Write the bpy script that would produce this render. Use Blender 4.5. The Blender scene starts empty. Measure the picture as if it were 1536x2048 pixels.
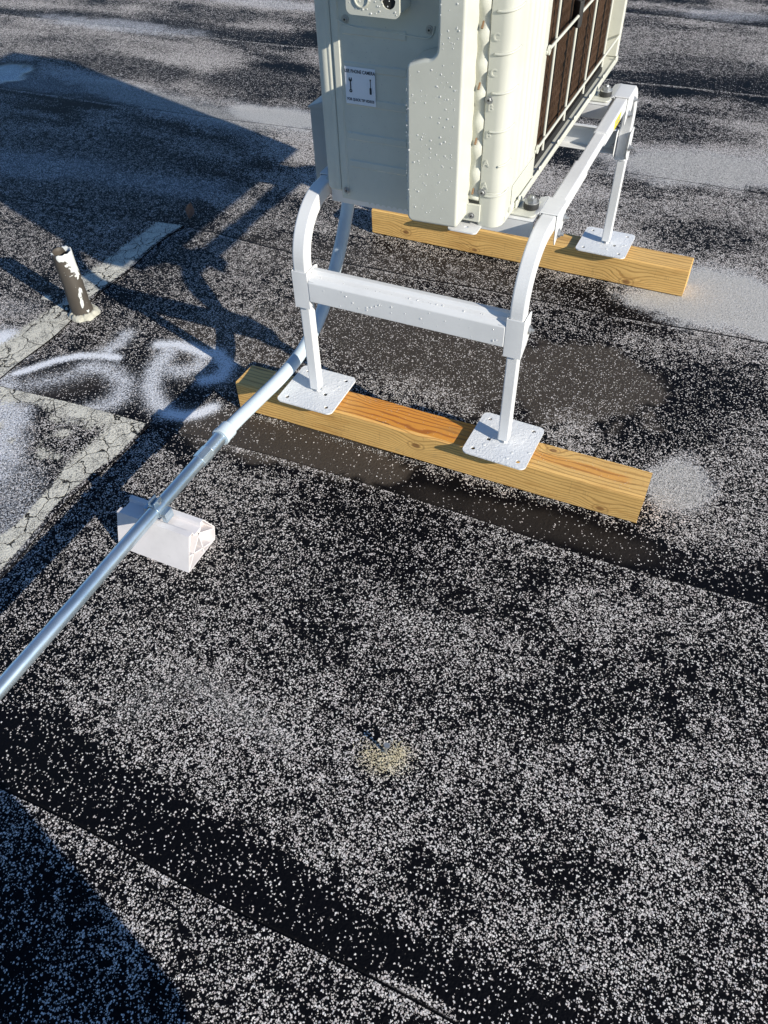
import bpy, bmesh, math, random
import numpy as np
from mathutils import Vector, Matrix, noise

random.seed(7)
rng = np.random.default_rng(11)
R = math.radians
sc = bpy.context.scene
COL = sc.collection

# ------------------------------------------------------------------ camera
cam_d = bpy.data.cameras.new("camera")
cam = bpy.data.objects.new("camera", cam_d)
COL.objects.link(cam)
cam_d.sensor_fit = 'VERTICAL'
cam_d.sensor_height = 36.0
cam_d.lens = 1528.05 / 2048 * 36.0
cam_d.clip_start = 0.02
cam_d.clip_end = 400
cam.location = (0.6753, -1.2683, 1.3363)
cam.rotation_euler = (0.73204, 0.02719, 0.42392)
sc.camera = cam

# ------------------------------------------------------------------ light
SUN_AZ = R(-18.0)      # direction towards the sun, measured from +X
SUN_EL = R(23.5)
w = bpy.data.worlds.new("World")
sc.world = w
w.use_nodes = True
wn = w.node_tree
for n in list(wn.nodes):
    wn.nodes.remove(n)
out = wn.nodes.new('ShaderNodeOutputWorld')
bg = wn.nodes.new('ShaderNodeBackground')
sky = wn.nodes.new('ShaderNodeTexSky')
sky.sky_type = 'NISHITA'
sky.sun_disc = False
sky.sun_elevation = SUN_EL
sky.sun_rotation = R(90) - SUN_AZ
sky.air_density = 1.0
sky.dust_density = 0.0
sky.ozone_density = 6.0
bg.inputs['Strength'].default_value = 0.092
wn.links.new(sky.outputs[0], bg.inputs['Color'])
wn.links.new(bg.outputs[0], out.inputs['Surface'])

sd = bpy.data.lights.new("sun", 'SUN')
sd.energy = 4.6
sd.angle = R(0.53)
sd.color = (1.0, 0.93, 0.80)
sun = bpy.data.objects.new("sun", sd)
COL.objects.link(sun)
sv = Vector((math.cos(SUN_EL) * math.cos(SUN_AZ), math.cos(SUN_EL) * math.sin(SUN_AZ), math.sin(SUN_EL)))
sun.rotation_euler = sv.to_track_quat('Z', 'Y').to_euler()
sun.location = sv * 20

sc.view_settings.view_transform = 'Standard'
sc.view_settings.look = 'None'
sc.view_settings.exposure = 0.48
sc.view_settings.gamma = 1
sc.view_settings.use_curve_mapping = False

# ------------------------------------------------------------------ material helpers
class NT:
    """tiny wrapper for node building"""
    def __init__(self, name):
        self.m = bpy.data.materials.new(name)
        self.m.use_nodes = True
        self.t = self.m.node_tree
        self.b = self.t.nodes['Principled BSDF']
        self.tc = self.t.nodes.new('ShaderNodeTexCoord')
        self.obj = self.tc.outputs['Object']
    def n(self, kind, **kw):
        nd = self.t.nodes.new(kind)
        for k, v in kw.items():
            setattr(nd, k, v)
        return nd
    def l(self, a, b):
        self.t.links.new(a, b)
    def set(self, sock, v):
        if isinstance(v, (int, float, tuple, list)):
            if isinstance(v, (tuple, list)) and len(v) == 3 and sock.type == 'RGBA':
                v = (*v, 1)
            sock.default_value = v
        else:
            self.l(v, sock)
    def math(self, op, a, b=0.0, c=0.0, clamp=False):
        nd = self.n('ShaderNodeMath', operation=op, use_clamp=clamp)
        self.set(nd.inputs[0], a); self.set(nd.inputs[1], b); self.set(nd.inputs[2], c)
        return nd.outputs[0]
    def mix(self, f, a, b):
        nd = self.n('ShaderNodeMix', data_type='RGBA')
        self.set(nd.inputs[0], f); self.set(nd.inputs[6], a); self.set(nd.inputs[7], b)
        return nd.outputs[2]
    def mixf(self, f, a, b):
        nd = self.n('ShaderNodeMix', data_type='FLOAT')
        self.set(nd.inputs[0], f); self.set(nd.inputs[2], a); self.set(nd.inputs[3], b)
        return nd.outputs[0]
    def noise(self, scale, detail=2, rough=0.5, vec=None, dist=0.0):
        nd = self.n('ShaderNodeTexNoise')
        nd.inputs['Scale'].default_value = scale
        nd.inputs['Detail'].default_value = detail
        nd.inputs['Roughness'].default_value = rough
        nd.inputs['Distortion'].default_value = dist
        self.l(vec if vec is not None else self.obj, nd.inputs['Vector'])
        return nd.outputs['Fac']
    def vor(self, scale, feature='F1', vec=None, rnd=1.0):
        nd = self.n('ShaderNodeTexVoronoi', feature=feature)
        nd.inputs['Scale'].default_value = scale
        nd.inputs['Randomness'].default_value = rnd
        self.l(vec if vec is not None else self.obj, nd.inputs['Vector'])
        return nd
    def ramp(self, f, a, b, c0=0.0, c1=1.0):
        nd = self.n('ShaderNodeMapRange', interpolation_type='SMOOTHSTEP')
        self.set(nd.inputs[0], f); self.set(nd.inputs[1], a); self.set(nd.inputs[2], b)
        self.set(nd.inputs[3], c0); self.set(nd.inputs[4], c1)
        return nd.outputs[0]
    def mapping(self, scale=(1, 1, 1), loc=(0, 0, 0), rot=(0, 0, 0), vec=None):
        nd = self.n('ShaderNodeMapping')
        nd.inputs['Scale'].default_value = scale
        nd.inputs['Location'].default_value = loc
        nd.inputs['Rotation'].default_value = rot
        self.l(vec if vec is not None else self.obj, nd.inputs['Vector'])
        return nd.outputs[0]
    def bump(self, h, strength=0.3, dist=0.001, normal=None):
        nd = self.n('ShaderNodeBump')
        nd.inputs['Strength'].default_value = strength
        nd.inputs['Distance'].default_value = dist
        self.l(h, nd.inputs['Height'])
        if normal is not None:
            self.l(normal, nd.inputs['Normal'])
        return nd.outputs[0]
    def attr(self, name):
        nd = self.n('ShaderNodeAttribute')
        nd.attribute_name = name
        return nd.outputs['Fac']
    def done(self, col=None, rough=None, normal=None, metal=None, spec=None):
        if col is not None: self.set(self.b.inputs['Base Color'], col)
        if rough is not None: self.set(self.b.inputs['Roughness'], rough)
        if normal is not None: self.l(normal, self.b.inputs['Normal'])
        if metal is not None: self.set(self.b.inputs['Metallic'], metal)
        if spec is not None: self.set(self.b.inputs['Specular IOR Level'], spec)
        return self.m


def paint(name, col, rough=0.4, grime=0.06, bscale=500, bstr=0.08, metal=0.0, streak=False, spec=0.5):
    t = NT(name)
    f = t.noise(9, 5, 0.6)
    f2 = t.noise(60, 3, 0.6)
    if streak:
        f = t.noise(1, 5, 0.65, vec=t.mapping((30, 30, 3)))
    dark = tuple(c * (1 - grime * 3.2) for c in col)
    c = t.mix(t.ramp(f, 0.35, 0.75), col, dark)
    c = t.mix(t.math('MULTIPLY', t.ramp(f2, 0.62, 0.8), 0.35), c, tuple(x * 0.7 for x in col))
    r = t.mixf(f2, rough * 0.75, min(1, rough * 1.3))
    return t.done(c, r, t.bump(t.noise(bscale, 2), bstr, 0.0006), metal, spec)


M = {}
M['cream'] = paint('cream_enamel', (0.615, 0.62, 0.55), 0.36, 0.03, 700, 0.05)
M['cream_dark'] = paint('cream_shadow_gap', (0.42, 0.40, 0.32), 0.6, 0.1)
M['stand'] = paint('white_powder_coat', (0.74, 0.75, 0.76), 0.34, 0.025, 420, 0.10)
M['steel'] = paint('zinc_bolt', (0.52, 0.53, 0.54), 0.38, 0.1, metal=0.85)
M['rubber'] = paint('black_rubber', (0.03, 0.03, 0.03), 0.55, 0.1)
M['dark'] = paint('dark_gap', (0.012, 0.012, 0.012), 0.7, 0.1)
M['pad'] = paint('dark_pad', (0.05, 0.05, 0.04), 0.8, 0.1)
M['box_grey'] = paint('grey_box_enamel', (0.36, 0.39, 0.40), 0.45, 0.05)
M['pvc_grey'] = paint('grey_pvc', (0.56, 0.65, 0.72), 0.33, 0.05, 300, 0.05)
M['white_plastic'] = paint('white_plastic', (0.78, 0.75, 0.76), 0.45, 0.05, 300, 0.06)
M['sticker'] = paint('white_sticker', (0.80, 0.82, 0.88), 0.35, 0.01)
M['ink'] = paint('black_ink', (0.015, 0.018, 0.03), 0.5, 0.0)
M['yellow'] = paint('yellow_sticker', (0.85, 0.70, 0.02), 0.45, 0.03)
M['fin'] = paint('bronze_coil_fin', (0.155, 0.090, 0.055), 0.5, 0.14, 120, 0.1, metal=0.25)
M['copper'] = paint('copper_bend', (0.24, 0.14, 0.07), 0.5, 0.1, metal=0.2)

# galvanised conduit
t = NT('galvanised_steel')
v = t.vor(70, 'F1')
f = t.noise(1, 4, 0.6, vec=t.mapping((25, 5, 25)))
g = t.mix(t.ramp(f, 0.3, 0.7), (0.36, 0.48, 0.58), (0.66, 0.76, 0.83))
t.done(g, t.mixf(f, 0.24, 0.42), t.bump(t.noise(90, 3), 0.10, 0.001), 0.88)
M['galv'] = t.m

# plate: wet white enamel with orange-peel relief
t = NT('rough_white_coat')
f = t.noise(90, 3, 0.55, dist=1.5)
f2 = t.noise(7, 4)
c = t.mix(t.ramp(f2, 0.4, 0.7), (0.81, 0.82, 0.83), (0.72, 0.74, 0.76))
c = t.mix(t.math('MULTIPLY', t.ramp(t.noise(45, 4, 0.7), 0.62, 0.74), 0.5), c, (0.45, 0.44, 0.42))
t.done(c, t.mixf(f, 0.2, 0.5), t.bump(f, 0.55, 0.003))
M['plate'] = t.m

# vent pipe: black bitumen with flaking white paint
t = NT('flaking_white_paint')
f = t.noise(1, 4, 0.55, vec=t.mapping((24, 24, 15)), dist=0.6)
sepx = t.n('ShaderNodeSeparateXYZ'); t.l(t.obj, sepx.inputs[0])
bias = t.math('MULTIPLY_ADD', sepx.outputs[0], 4.2, -0.035)  # side shade put into the flaking mask: darker away from the sun
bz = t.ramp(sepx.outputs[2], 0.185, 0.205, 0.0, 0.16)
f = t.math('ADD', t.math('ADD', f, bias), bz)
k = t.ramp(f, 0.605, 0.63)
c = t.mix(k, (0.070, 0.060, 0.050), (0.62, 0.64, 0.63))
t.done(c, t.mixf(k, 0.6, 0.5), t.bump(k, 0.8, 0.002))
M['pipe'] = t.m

t = NT('mortar_ring')
f = t.noise(60, 4, 0.6)
t.done(t.mix(f, (0.22, 0.21, 0.17), (0.66, 0.65, 0.56)), 0.85, t.bump(f, 0.9, 0.006))
M['mortar'] = t.m

# water
t = NT('water_drop')
tr = t.n('ShaderNodeBsdfTransparent'); tr.inputs[0].default_value = (1, 1, 1, 1)
t.b.inputs['Base Color'].default_value = (0.85, 0.86, 0.86, 1); t.b.inputs['Roughness'].default_value = 0.12
mx = t.n('ShaderNodeMixShader'); mx.inputs[0].default_value = 0.55
t.l(tr.outputs[0], mx.inputs[1]); t.l(t.b.outputs[0], mx.inputs[2])
t.l(mx.outputs[0], t.t.nodes['Material Output'].inputs['Surface'])
M['water'] = t.m

# leaf
t = NT('dry_leaf')
f = t.noise(70, 3)
t.done(t.mix(f, (0.14, 0.035, 0.018), (0.34, 0.22, 0.14)), 0.6)
M['leaf'] = t.m

# people
M['skin'] = paint('skin', (0.55, 0.34, 0.25), 0.5, 0.04)
M['jacket'] = paint('navy_cloth', (0.03, 0.04, 0.07), 0.85, 0.1)
M['jeans'] = paint('jeans_cloth', (0.05, 0.07, 0.12), 0.85, 0.1)
M['hair'] = paint('brown_hair', (0.05, 0.03, 0.02), 0.6, 0.1)
M['shoe'] = paint('boot_leather', (0.12, 0.07, 0.03), 0.6, 0.1)


def wood(name, knots, wet):
    """knots: (x, y, z, r) in object space; wet: True adds the orange soaked zone on top"""
    t = NT(name)
    sep = t.n('ShaderNodeSeparateXYZ'); t.l(t.obj, sep.inputs[0])
    X, Y, Z = sep.outputs
    warp = t.noise(1, 3, 0.5, vec=t.mapping((3.5, 14, 14)))
    # distance-like coordinate across the grain, pushed around the knots
    coord = t.math('ADD', t.math('MULTIPLY', Z, 1.0), t.math('MULTIPLY', Y, 0.55))
    coord = t.math('ADD', coord, t.math('MULTIPLY', warp, 0.030))
    km = None
    for (kx, ky, kz, kr) in knots:
        dx = t.math('MULTIPLY', t.math('SUBTRACT', X, kx), 0.62)
        dy = t.math('SUBTRACT', Y, ky)
        dz = t.math('SUBTRACT', Z, kz)
        d2 = t.math('ADD', t.math('ADD', t.math('MULTIPLY', dx, dx), t.math('MULTIPLY', dy, dy)), t.math('MULTIPLY', dz, dz))
        d = t.math('SQRT', d2)
        infl = t.math('MULTIPLY', t.ramp(d, 0.0, kr * 4.0, 1.0, 0.0), 1.0)
        coord = t.math('ADD', coord, t.math('MULTIPLY', infl, kr * 1.6))
        core = t.ramp(d, kr * 0.35, kr * 0.75, 1.0, 0.0)
        ring = t.math('MULTIPLY', t.ramp(d, kr * 0.8, kr * 1.0, 0, 1), t.ramp(d, kr * 1.0, kr * 1.25, 1, 0))
        kk = t.math('MAXIMUM', core, t.math('MULTIPLY', ring, 0.5))
        km = kk if km is None else t.math('MAXIMUM', km, kk)
    s = t.math('SINE', t.math('MULTIPLY', coord, 780.0))
    fine = t.noise(1, 4, 0.65, vec=t.mapping((8, 420, 420)))
    late = t.ramp(s, 0.25, 0.95)
    big = t.noise(1, 4, 0.6, vec=t.mapping((2.2, 22, 22)))
    c = t.mix(big, (0.68, 0.39, 0.115), (0.90, 0.60, 0.22))
    c = t.mix(t.math('MULTIPLY', late, 0.55), c, (0.32, 0.15, 0.035))
    c = t.mix(t.math('MULTIPLY', t.ramp(fine, 0.45, 0.8), 0.30), c, (0.26, 0.14, 0.05))
    if wet:
        geo = t.n('ShaderNodeNewGeometry')
        gs = t.n('ShaderNodeSeparateXYZ'); t.l(geo.outputs['Normal'], gs.inputs[0])
        top = t.ramp(gs.outputs[2], 0.6, 0.9)
        wz = t.noise(1, 4, 0.6, vec=t.mapping((5, 30, 30)))
        z1 = t.math('MULTIPLY', t.ramp(t.math('ADD', X, t.math('MULTIPLY', wz, 0.12)), -0.12, 0.10), t.ramp(X, 0.33, 0.36, 1, 0))
        ys = t.ramp(t.math('ADD', t.math('ABSOLUTE', t.math('SUBTRACT', Y, 0.040)), t.math('MULTIPLY', wz, 0.03)), 0.022, 0.034, 1, 0)
        z2 = t.math('MULTIPLY', t.math('MULTIPLY', t.ramp(X, 0.40, 0.45), t.ramp(X, 0.64, 0.665, 1, 0)), ys)
        st = t.math('MULTIPLY', top, t.math('MAXIMUM', z1, t.math('MULTIPLY', z2, 0.6)))
        c = t.mix(t.math('MULTIPLY', st, 0.90), c, t.mix(late, (0.72, 0.28, 0.030), (0.42, 0.125, 0.014)))
    c = t.mix(t.math('MULTIPLY', km, 0.8), c, (0.17, 0.065, 0.02))
    # grey-green mill stain and dirt
    c = t.mix(t.math('MULTIPLY', t.ramp(t.noise(16, 5, 0.7), 0.60, 0.75), 0.35), c, (0.34, 0.26, 0.13))
    c = t.mix(t.math('MULTIPLY', t.ramp(t.noise(75, 3, 0.7), 0.70, 0.76), 0.5), c, (0.08, 0.06, 0.04))
    ck = t.ramp(t.noise(1, 2, 0.4, vec=t.mapping((7, 210, 210), loc=(3, 1, 2))), 0.70, 0.74)
    c = t.mix(t.math('MULTIPLY', ck, 0.75), c, (0.10, 0.05, 0.02))
    ww = t.ramp(t.noise(1, 5, 0.6, vec=t.mapping((6, 26, 26), loc=(9, 0, 0))), 0.52, 0.72)
    c = t.mix(t.math('MULTIPLY', ww, 0.6), c, (0.46, 0.23, 0.055))
    # treatment incision marks
    inc = t.ramp(t.noise(1, 1, 0.5, vec=t.mapping((160, 700, 30))), 0.66, 0.72)
    c = t.mix(t.math('MULTIPLY', inc, 0.2), c, (0.2, 0.12, 0.05))
    h = t.math('ADD', t.math('MULTIPLY', late, -0.5), t.math('MULTIPLY', fine, 1.0))
    return t.done(c, 0.62, t.bump(h, 0.45, 0.0012))


M['wood_a'] = wood('pine_wet', [(0.150, 0.0, 0.050, 0.013), (0.610, 0.0, 0.018, 0.011), (0.02, 0.09, 0.089, 0.012), (0.47, 0.07, 0.089, 0.010)], True)
M['wood_b'] = wood('pine_dry', [(-0.05, -0.002, 0.016, 0.011), (0.455, 0.0, 0.014, 0.014), (-0.30, 0.0, 0.03, 0.012)], False)

# ------------------------------------------------------------------ roof membrane material
t = NT('granule_cap_sheet')
dens = t.attr('dens'); pnt = t.attr('paint'); cem = t.attr('cement'); brn = t.attr('brown'); wet = t.attr('wet'); edge = t.attr('edge')
mid = t.noise(28, 4, 0.62)
big = t.noise(5, 3, 0.6)
clump = t.noise(70, 3, 0.65)
var = t.math('ADD', t.math('MULTIPLY', t.math('SUBTRACT', mid, 0.5), 1.35), t.math('MULTIPLY', t.math('SUBTRACT', clump, 0.5), 1.6))
d = t.math('ADD', dens, t.math('MULTIPLY', var, t.ramp(dens, 0.0, 0.42, 0.12, 1.0)))
# jittered coordinates give the chips ragged outlines
nz = t.n('ShaderNodeTexNoise'); nz.inputs['Scale'].default_value = 420; nz.inputs['Detail'].default_value = 1
t.l(t.obj, nz.inputs['Vector'])
vm = t.n('ShaderNodeVectorMath', operation='SCALE'); vm.inputs['Scale'].default_value = 0.0030
sb = t.n('ShaderNodeVectorMath', operation='SUBTRACT'); t.l(nz.outputs['Color'], sb.inputs[0]); sb.inputs[1].default_value = (0.5, 0.5, 0.5)
t.l(sb.outputs[0], vm.inputs[0])
ad = t.n('ShaderNodeVectorMath', operation='ADD'); t.l(t.obj, ad.inputs[0]); t.l(vm.outputs[0], ad.inputs[1])
flat = t.mapping((1, 1, 0), vec=ad.outputs[0])
v = t.vor(315, 'F1', vec=flat)
cs = t.n('ShaderNodeSeparateColor'); t.l(v.outputs['Color'], cs.inputs[0])
on = t.math('LESS_THAN', cs.outputs[0], t.math('MULTIPLY', d, 0.98))
rad = t.math('MULTIPLY_ADD', cs.outputs[1], 0.30, 0.33)
shape = t.ramp(t.math('SUBTRACT', v.outputs['Distance'], rad), -0.06, 0.06, 1, 0)
chip = t.math('MULTIPLY', on, shape)
# a second, finer layer of grains
v2 = t.vor(540, 'F1', vec=flat)
cs2 = t.n('ShaderNodeSeparateColor'); t.l(v2.outputs['Color'], cs2.inputs[0])
on2 = t.math('LESS_THAN', cs2.outputs[0], t.math('MULTIPLY', t.math('SUBTRACT', d, 0.25), 0.5))
chip2 = t.math('MULTIPLY', on2, t.ramp(v2.outputs['Distance'], 0.36, 0.5, 1, 0))
chip = t.math('MAXIMUM', chip, t.math('MULTIPLY', chip2, 0.9))
# chip colour: mostly white, some pinkish and greyish ones
cc = t.mix(cs.outputs[2], (0.46, 0.43, 0.42), (0.86, 0.83, 0.81))
cc = t.mix(t.math('MULTIPLY', t.ramp(cs.outputs[1], 0.72, 0.95), 0.35), cc, (0.52, 0.42, 0.40))
cc = t.mix(t.math('MULTIPLY', t.attr('yellow'), 0.8), cc, (0.92, 0.80, 0.50))
base = t.mix(brn, (0.0028, 0.0030, 0.0045), (0.060, 0.050, 0.041))
fineb = t.noise(260, 3, 0.65)
base = t.mix(t.math('MULTIPLY', t.ramp(fineb, 0.45, 0.8), 0.35), base, t.mix(brn, (0.009, 0.009, 0.011), (0.085, 0.070, 0.056)))
c = t.mix(chip, base, cc)
# fine overspray speckle
sp = t.noise(560, 2, 0.7)
pf = t.ramp(t.math('ADD', pnt, t.math('MULTIPLY', t.math('ADD', t.math('SUBTRACT', sp, 0.5), t.math('SUBTRACT', t.noise(210, 3, 0.7), 0.5)), 1.5)), 0.22, 0.78)
pf = t.math('MULTIPLY', pf, t.ramp(pnt, 0.0, 0.15))
pcol = t.mix(t.attr('tan'), (0.88, 0.90, 0.95), (0.56, 0.55, 0.53))
c = t.mix(t.math('MULTIPLY', pf, 0.93), c, pcol)
# old weathered, cracked sheet
vc = t.vor(15, 'DISTANCE_TO_EDGE', vec=t.mapping((1, 1, 0), vec=None))
nzc = t.n('ShaderNodeTexNoise'); nzc.inputs['Scale'].default_value = 14; nzc.inputs['Detail'].default_value = 5
t.l(t.obj, nzc.inputs['Vector'])
vmc = t.n('ShaderNodeVectorMath', operation='SCALE'); vmc.inputs['Scale'].default_value = 0.09
t.l(nzc.outputs['Color'], vmc.inputs[0])
adc = t.n('ShaderNodeVectorMath', operation='ADD'); t.l(t.mapping((1, 1, 0)), adc.inputs[0]); t.l(vmc.outputs[0], adc.inputs[1])
t.l(adc.outputs[0], vc.inputs['Vector'])
cr = t.ramp(vc.outputs['Distance'], 0.008, 0.030, 1, 0)
cr = t.math('MULTIPLY', cr, t.ramp(t.noise(9, 2), 0.32, 0.46))
ccol = t.mix(t.noise(150, 4, 0.7), (0.50, 0.48, 0.41), (0.88, 0.85, 0.75))
ccol = t.mix(t.math('MULTIPLY', t.ramp(t.math('ADD', t.noise(330, 2), t.math('MULTIPLY', t.math('SUBTRACT', mid, 0.5), 0.5)), 0.52, 0.60), 0.75), ccol, (0.10, 0.10, 0.10))
ccol = t.mix(cr, ccol, (0.02, 0.02, 0.02))
cf = t.ramp(t.math('ADD', cem, t.math('MULTIPLY', t.math('SUBTRACT', t.noise(170, 4, 0.8), 0.5), 1.9)), 0.42, 0.56)
c = t.mix(cf, c, ccol)
c = t.mix(edge, c, (0.006, 0.006, 0.007))
rough = t.mixf(chip, t.mixf(brn, 0.55, 0.62), 0.8)
rough = t.mixf(cf, rough, 0.85)
rough = t.mixf(wet, rough, 0.06)
leather = t.noise(150, 2, 0.55)
h = t.math('ADD', t.math('MULTIPLY', chip, 1.0), t.math('MULTIPLY', fineb, 0.45))
h = t.math('ADD', h, t.math('MULTIPLY', leather, 1.5))
h = t.math('SUBTRACT', h, t.math('MULTIPLY', t.math('MULTIPLY', cr, cf), 2.0))
h = t.math('MULTIPLY', h, t.math('SUBTRACT', 1.0, wet))
t.done(c, rough, t.bump(h, 0.75, 0.0016), None, t.mixf(wet, t.mixf(brn, 0.07, 0.16), 0.8))
M['roof'] = t.m

# ------------------------------------------------------------------ mesh helpers
def link(name, me, mat=None, parent=None, smooth=False):
    o = bpy.data.objects.new(name, me)
    COL.objects.link(o)
    if mat is not None:
        me.materials.clear(); me.materials.append(mat)
    if parent is not None:
        o.parent = parent
        o.matrix_parent_inverse = Matrix.Translation(parent.location).inverted() if parent.parent is None else parent.matrix_parent_inverse.copy()
    if smooth:
        for p in me.polygons:
            p.use_smooth = True
    return o

def from_bm(name, bm, mat=None, parent=None, smooth=False, bevel=0.0, seg=2, wn_=False):
    bmesh.ops.recalc_face_normals(bm, faces=bm.faces)
    me = bpy.data.meshes.new(name)
    bm.to_mesh(me); bm.free()
    o = link(name, me, mat, parent, smooth)
    if bevel > 0:
        md = o.modifiers.new('bevel', 'BEVEL')
        md.width = bevel; md.segments = seg; md.limit_method = 'ANGLE'; md.angle_limit = R(35)
        for p in me.polygons:
            p.use_smooth = True
        wm = o.modifiers.new('wn', 'WEIGHTED_NORMAL'); wm.keep_sharp = True
    return o

def box(bm, x0, x1, y0, y1, z0, z1):
    vs = [bm.verts.new((x, y, z)) for x in (x0, x1) for y in (y0, y1) for z in (z0, z1)]
    for f in ((0, 1, 3, 2), (4, 6, 7, 5), (0, 4, 5, 1), (2, 3, 7, 6), (0, 2, 6, 4), (1, 5, 7, 3)):
        bm.faces.new([vs[i] for i in f])
    return vs

def prism(bm, pts, axis, a, b):
    """polygon pts (2-D) extruded along axis (0,1,2) from a to b"""
    def P(p, h):
        if axis == 0: return (h, p[0], p[1])
        if axis == 1: return (p[0], h, p[1])
        return (p[0], p[1], h)
    lo = [bm.verts.new(P(p, a)) for p in pts]
    hi = [bm.verts.new(P(p, b)) for p in pts]
    n = len(pts)
    bm.faces.new(lo); bm.faces.new(hi[::-1])
    for i in range(n):
        j = (i + 1) % n
        bm.faces.new((lo[i], hi[i], hi[j], lo[j]))

def holed(bm, outer, holes, axis, a, b):
    """flat plate with real holes"""
    tmp = bmesh.new()
    es = []
    for loop in [outer] + holes:
        vs = [tmp.verts.new((p[0], p[1], 0)) for p in loop]
        for i in range(len(vs)):
            es.append(tmp.edges.new((vs[i], vs[(i + 1) % len(vs)])))
    bmesh.ops.triangle_fill(tmp, use_beauty=True, use_dissolve=False, edges=es)
    tmp.verts.ensure_lookup_table()
    idx = {v: i for i, v in enumerate(tmp.verts)}
    P2 = [(v.co.x, v.co.y) for v in tmp.verts]
    tris = [[idx[v] for v in f.verts] for f in tmp.faces]
    tmp.free()
    def P(p, h):
        if axis == 0: return (h, p[0], p[1])
        if axis == 1: return (p[0], h, p[1])
        return (p[0], p[1], h)
    lo = [bm.verts.new(P(p, a)) for p in P2]
    hi = [bm.verts.new(P(p, b)) for p in P2]
    for tr in tris:
        bm.faces.new([lo[i] for i in tr]); bm.faces.new([hi[i] for i in tr[::-1]])
    k = 0
    for loop in [outer] + holes:
        n = len(loop)
        for i in range(n):
            j = (i + 1) % n
            bm.faces.new((lo[k + i], hi[k + i], hi[k + j], lo[k + j]))
        k += n

def circle(cx, cy, r, n=16, ph=0.0):
    return [(cx + r * math.cos(2 * math.pi * i / n + ph), cy + r * math.sin(2 * math.pi * i / n + ph)) for i in range(n)]

def rrect(x0, x1, y0, y1, r, n=5):
    pts = []
    for (cx, cy, a) in ((x1 - r, y1 - r, 0), (x0 + r, y1 - r, 90), (x0 + r, y0 + r, 180), (x1 - r, y0 + r, 270)):
        for i in range(n + 1):
            t_ = R(a + 90 * i / n)
            pts.append((cx + r * math.cos(t_), cy + r * math.sin(t_)))
    return pts

def cyl(bm, p0, p1, r0, r1=None, n=20, cap=True):
    r1 = r0 if r1 is None else r1
    p0 = Vector(p0); p1 = Vector(p1)
    q = (p1 - p0).to_track_quat('Z', 'Y')
    a = [bm.verts.new(p0 + q @ Vector((r0 * math.cos(2 * math.pi * i / n), r0 * math.sin(2 * math.pi * i / n), 0))) for i in range(n)]
    b = [bm.verts.new(p1 + q @ Vector((r1 * math.cos(2 * math.pi * i / n), r1 * math.sin(2 * math.pi * i / n), 0))) for i in range(n)]
    for i in range(n):
        j = (i + 1) % n
        bm.faces.new((a[i], b[i], b[j], a[j]))
    if cap:
        bm.faces.new(a[::-1]); bm.faces.new(b)

def sweep(bm, path, prof, up=Vector((0, 0, 1)), cap=True, twist=None):
    """sweep a closed 2-D profile along a 3-D polyline with a fixed side vector"""
    path = [Vector(p) for p in path]
    rings = []
    for i, p in enumerate(path):
        if i == 0: d_ = path[1] - p
        elif i == len(path) - 1: d_ = p - path[-2]
        else: d_ = (path[i + 1] - p).normalized() + (p - path[i - 1]).normalized()
        d_.normalize()
        side = up.copy()
        side = (side - d_ * side.dot(d_)).normalized()
        oth = d_.cross(side)
        rings.append([bm.verts.new(p + side * u_ + oth * v_) for (u_, v_) in prof])
    n = len(prof)
    for a, b in zip(rings[:-1], rings[1:]):
        for i in range(n):
            j = (i + 1) % n
            bm.faces.new((a[i], b[i], b[j], a[j]))
    if cap:
        bm.faces.new(rings[0][::-1]); bm.faces.new(rings[-1])

def catmull(pts, k=8):
    pts = [Vector(p) for p in pts]
    P = [pts[0] * 2 - pts[1]] + pts + [pts[-1] * 2 - pts[-2]]
    o = []
    for i in range(1, len(P) - 2):
        for j in range(k):
            s = j / k
            a, b, c, d_ = P[i - 1], P[i], P[i + 1], P[i + 2]
            o.append(0.5 * ((2 * b) + (c - a) * s + (2 * a - 5 * b + 4 * c - d_) * s * s + (3 * b - a - 3 * c + d_) * s ** 3))
    o.append(pts[-1])
    return o

def thing(name, label, cat, loc, group=None):
    o = bpy.data.objects.new(name, None)
    o.empty_display_size = 0.05
    COL.objects.link(o)
    o.location = loc
    o['label'] = label; o['category'] = cat
    if group: o['group'] = group
    return o

def tag(o, label, cat=None, group=None):
    o['label'] = label
    if cat: o['category'] = cat
    if group: o['group'] = group
    return o

def copy_part(src, parent, delta, name=None):
    """copy of a part (mesh shared) moved by delta"""
    c_ = src.copy()
    COL.objects.link(c_)
    c_.parent = parent
    c_.matrix_parent_inverse = src.matrix_parent_inverse.copy() if src.parent == parent else Matrix.Translation(parent.location).inverted()
    c_.location = src.location + Vector(delta)
    return c_

# ------------------------------------------------------------------ ROOF
SEAMS = [   # (x, y) polylines of the laps, near to far
    [(-6, -1.97), (8, -2.02)],
    [(-6, -1.06), (-0.2, -1.07), (0.2, -1.075), (0.65, -1.07), (8, -1.09)],
    [(-6, -0.20), (-1.05, -0.172), (-0.56, -0.152), (0.03, -0.127), (0.53, -0.134), (1.0, -0.121), (8, -0.10)],
    [(-6, 0.62), (-1.89, 0.725), (-1.07, 0.784), (-0.55, 0.752), (0.2, 0.794), (0.9, 0.825), (8, 0.86)],
    [(-6, 1.54), (-2.7, 1.603), (-1.06, 1.686), (0.3, 1.763), (0.8, 1.765), (8, 1.79)],
    [(-6, 2.46), (-3.58, 2.533), (-1.53, 2.625), (-0.03, 2.706), (0.7, 2.72), (8, 2.75)],
    [(-6, 3.45), (-3.0, 3.50), (-0.14, 3.719), (0.6, 3.69), (8, 3.72)],
    [(-6, 4.45), (8, 4.66)],
    [(-6, 5.40), (8, 5.60)],
    [(-6, 6.35), (8, 6.55)],
]
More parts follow.
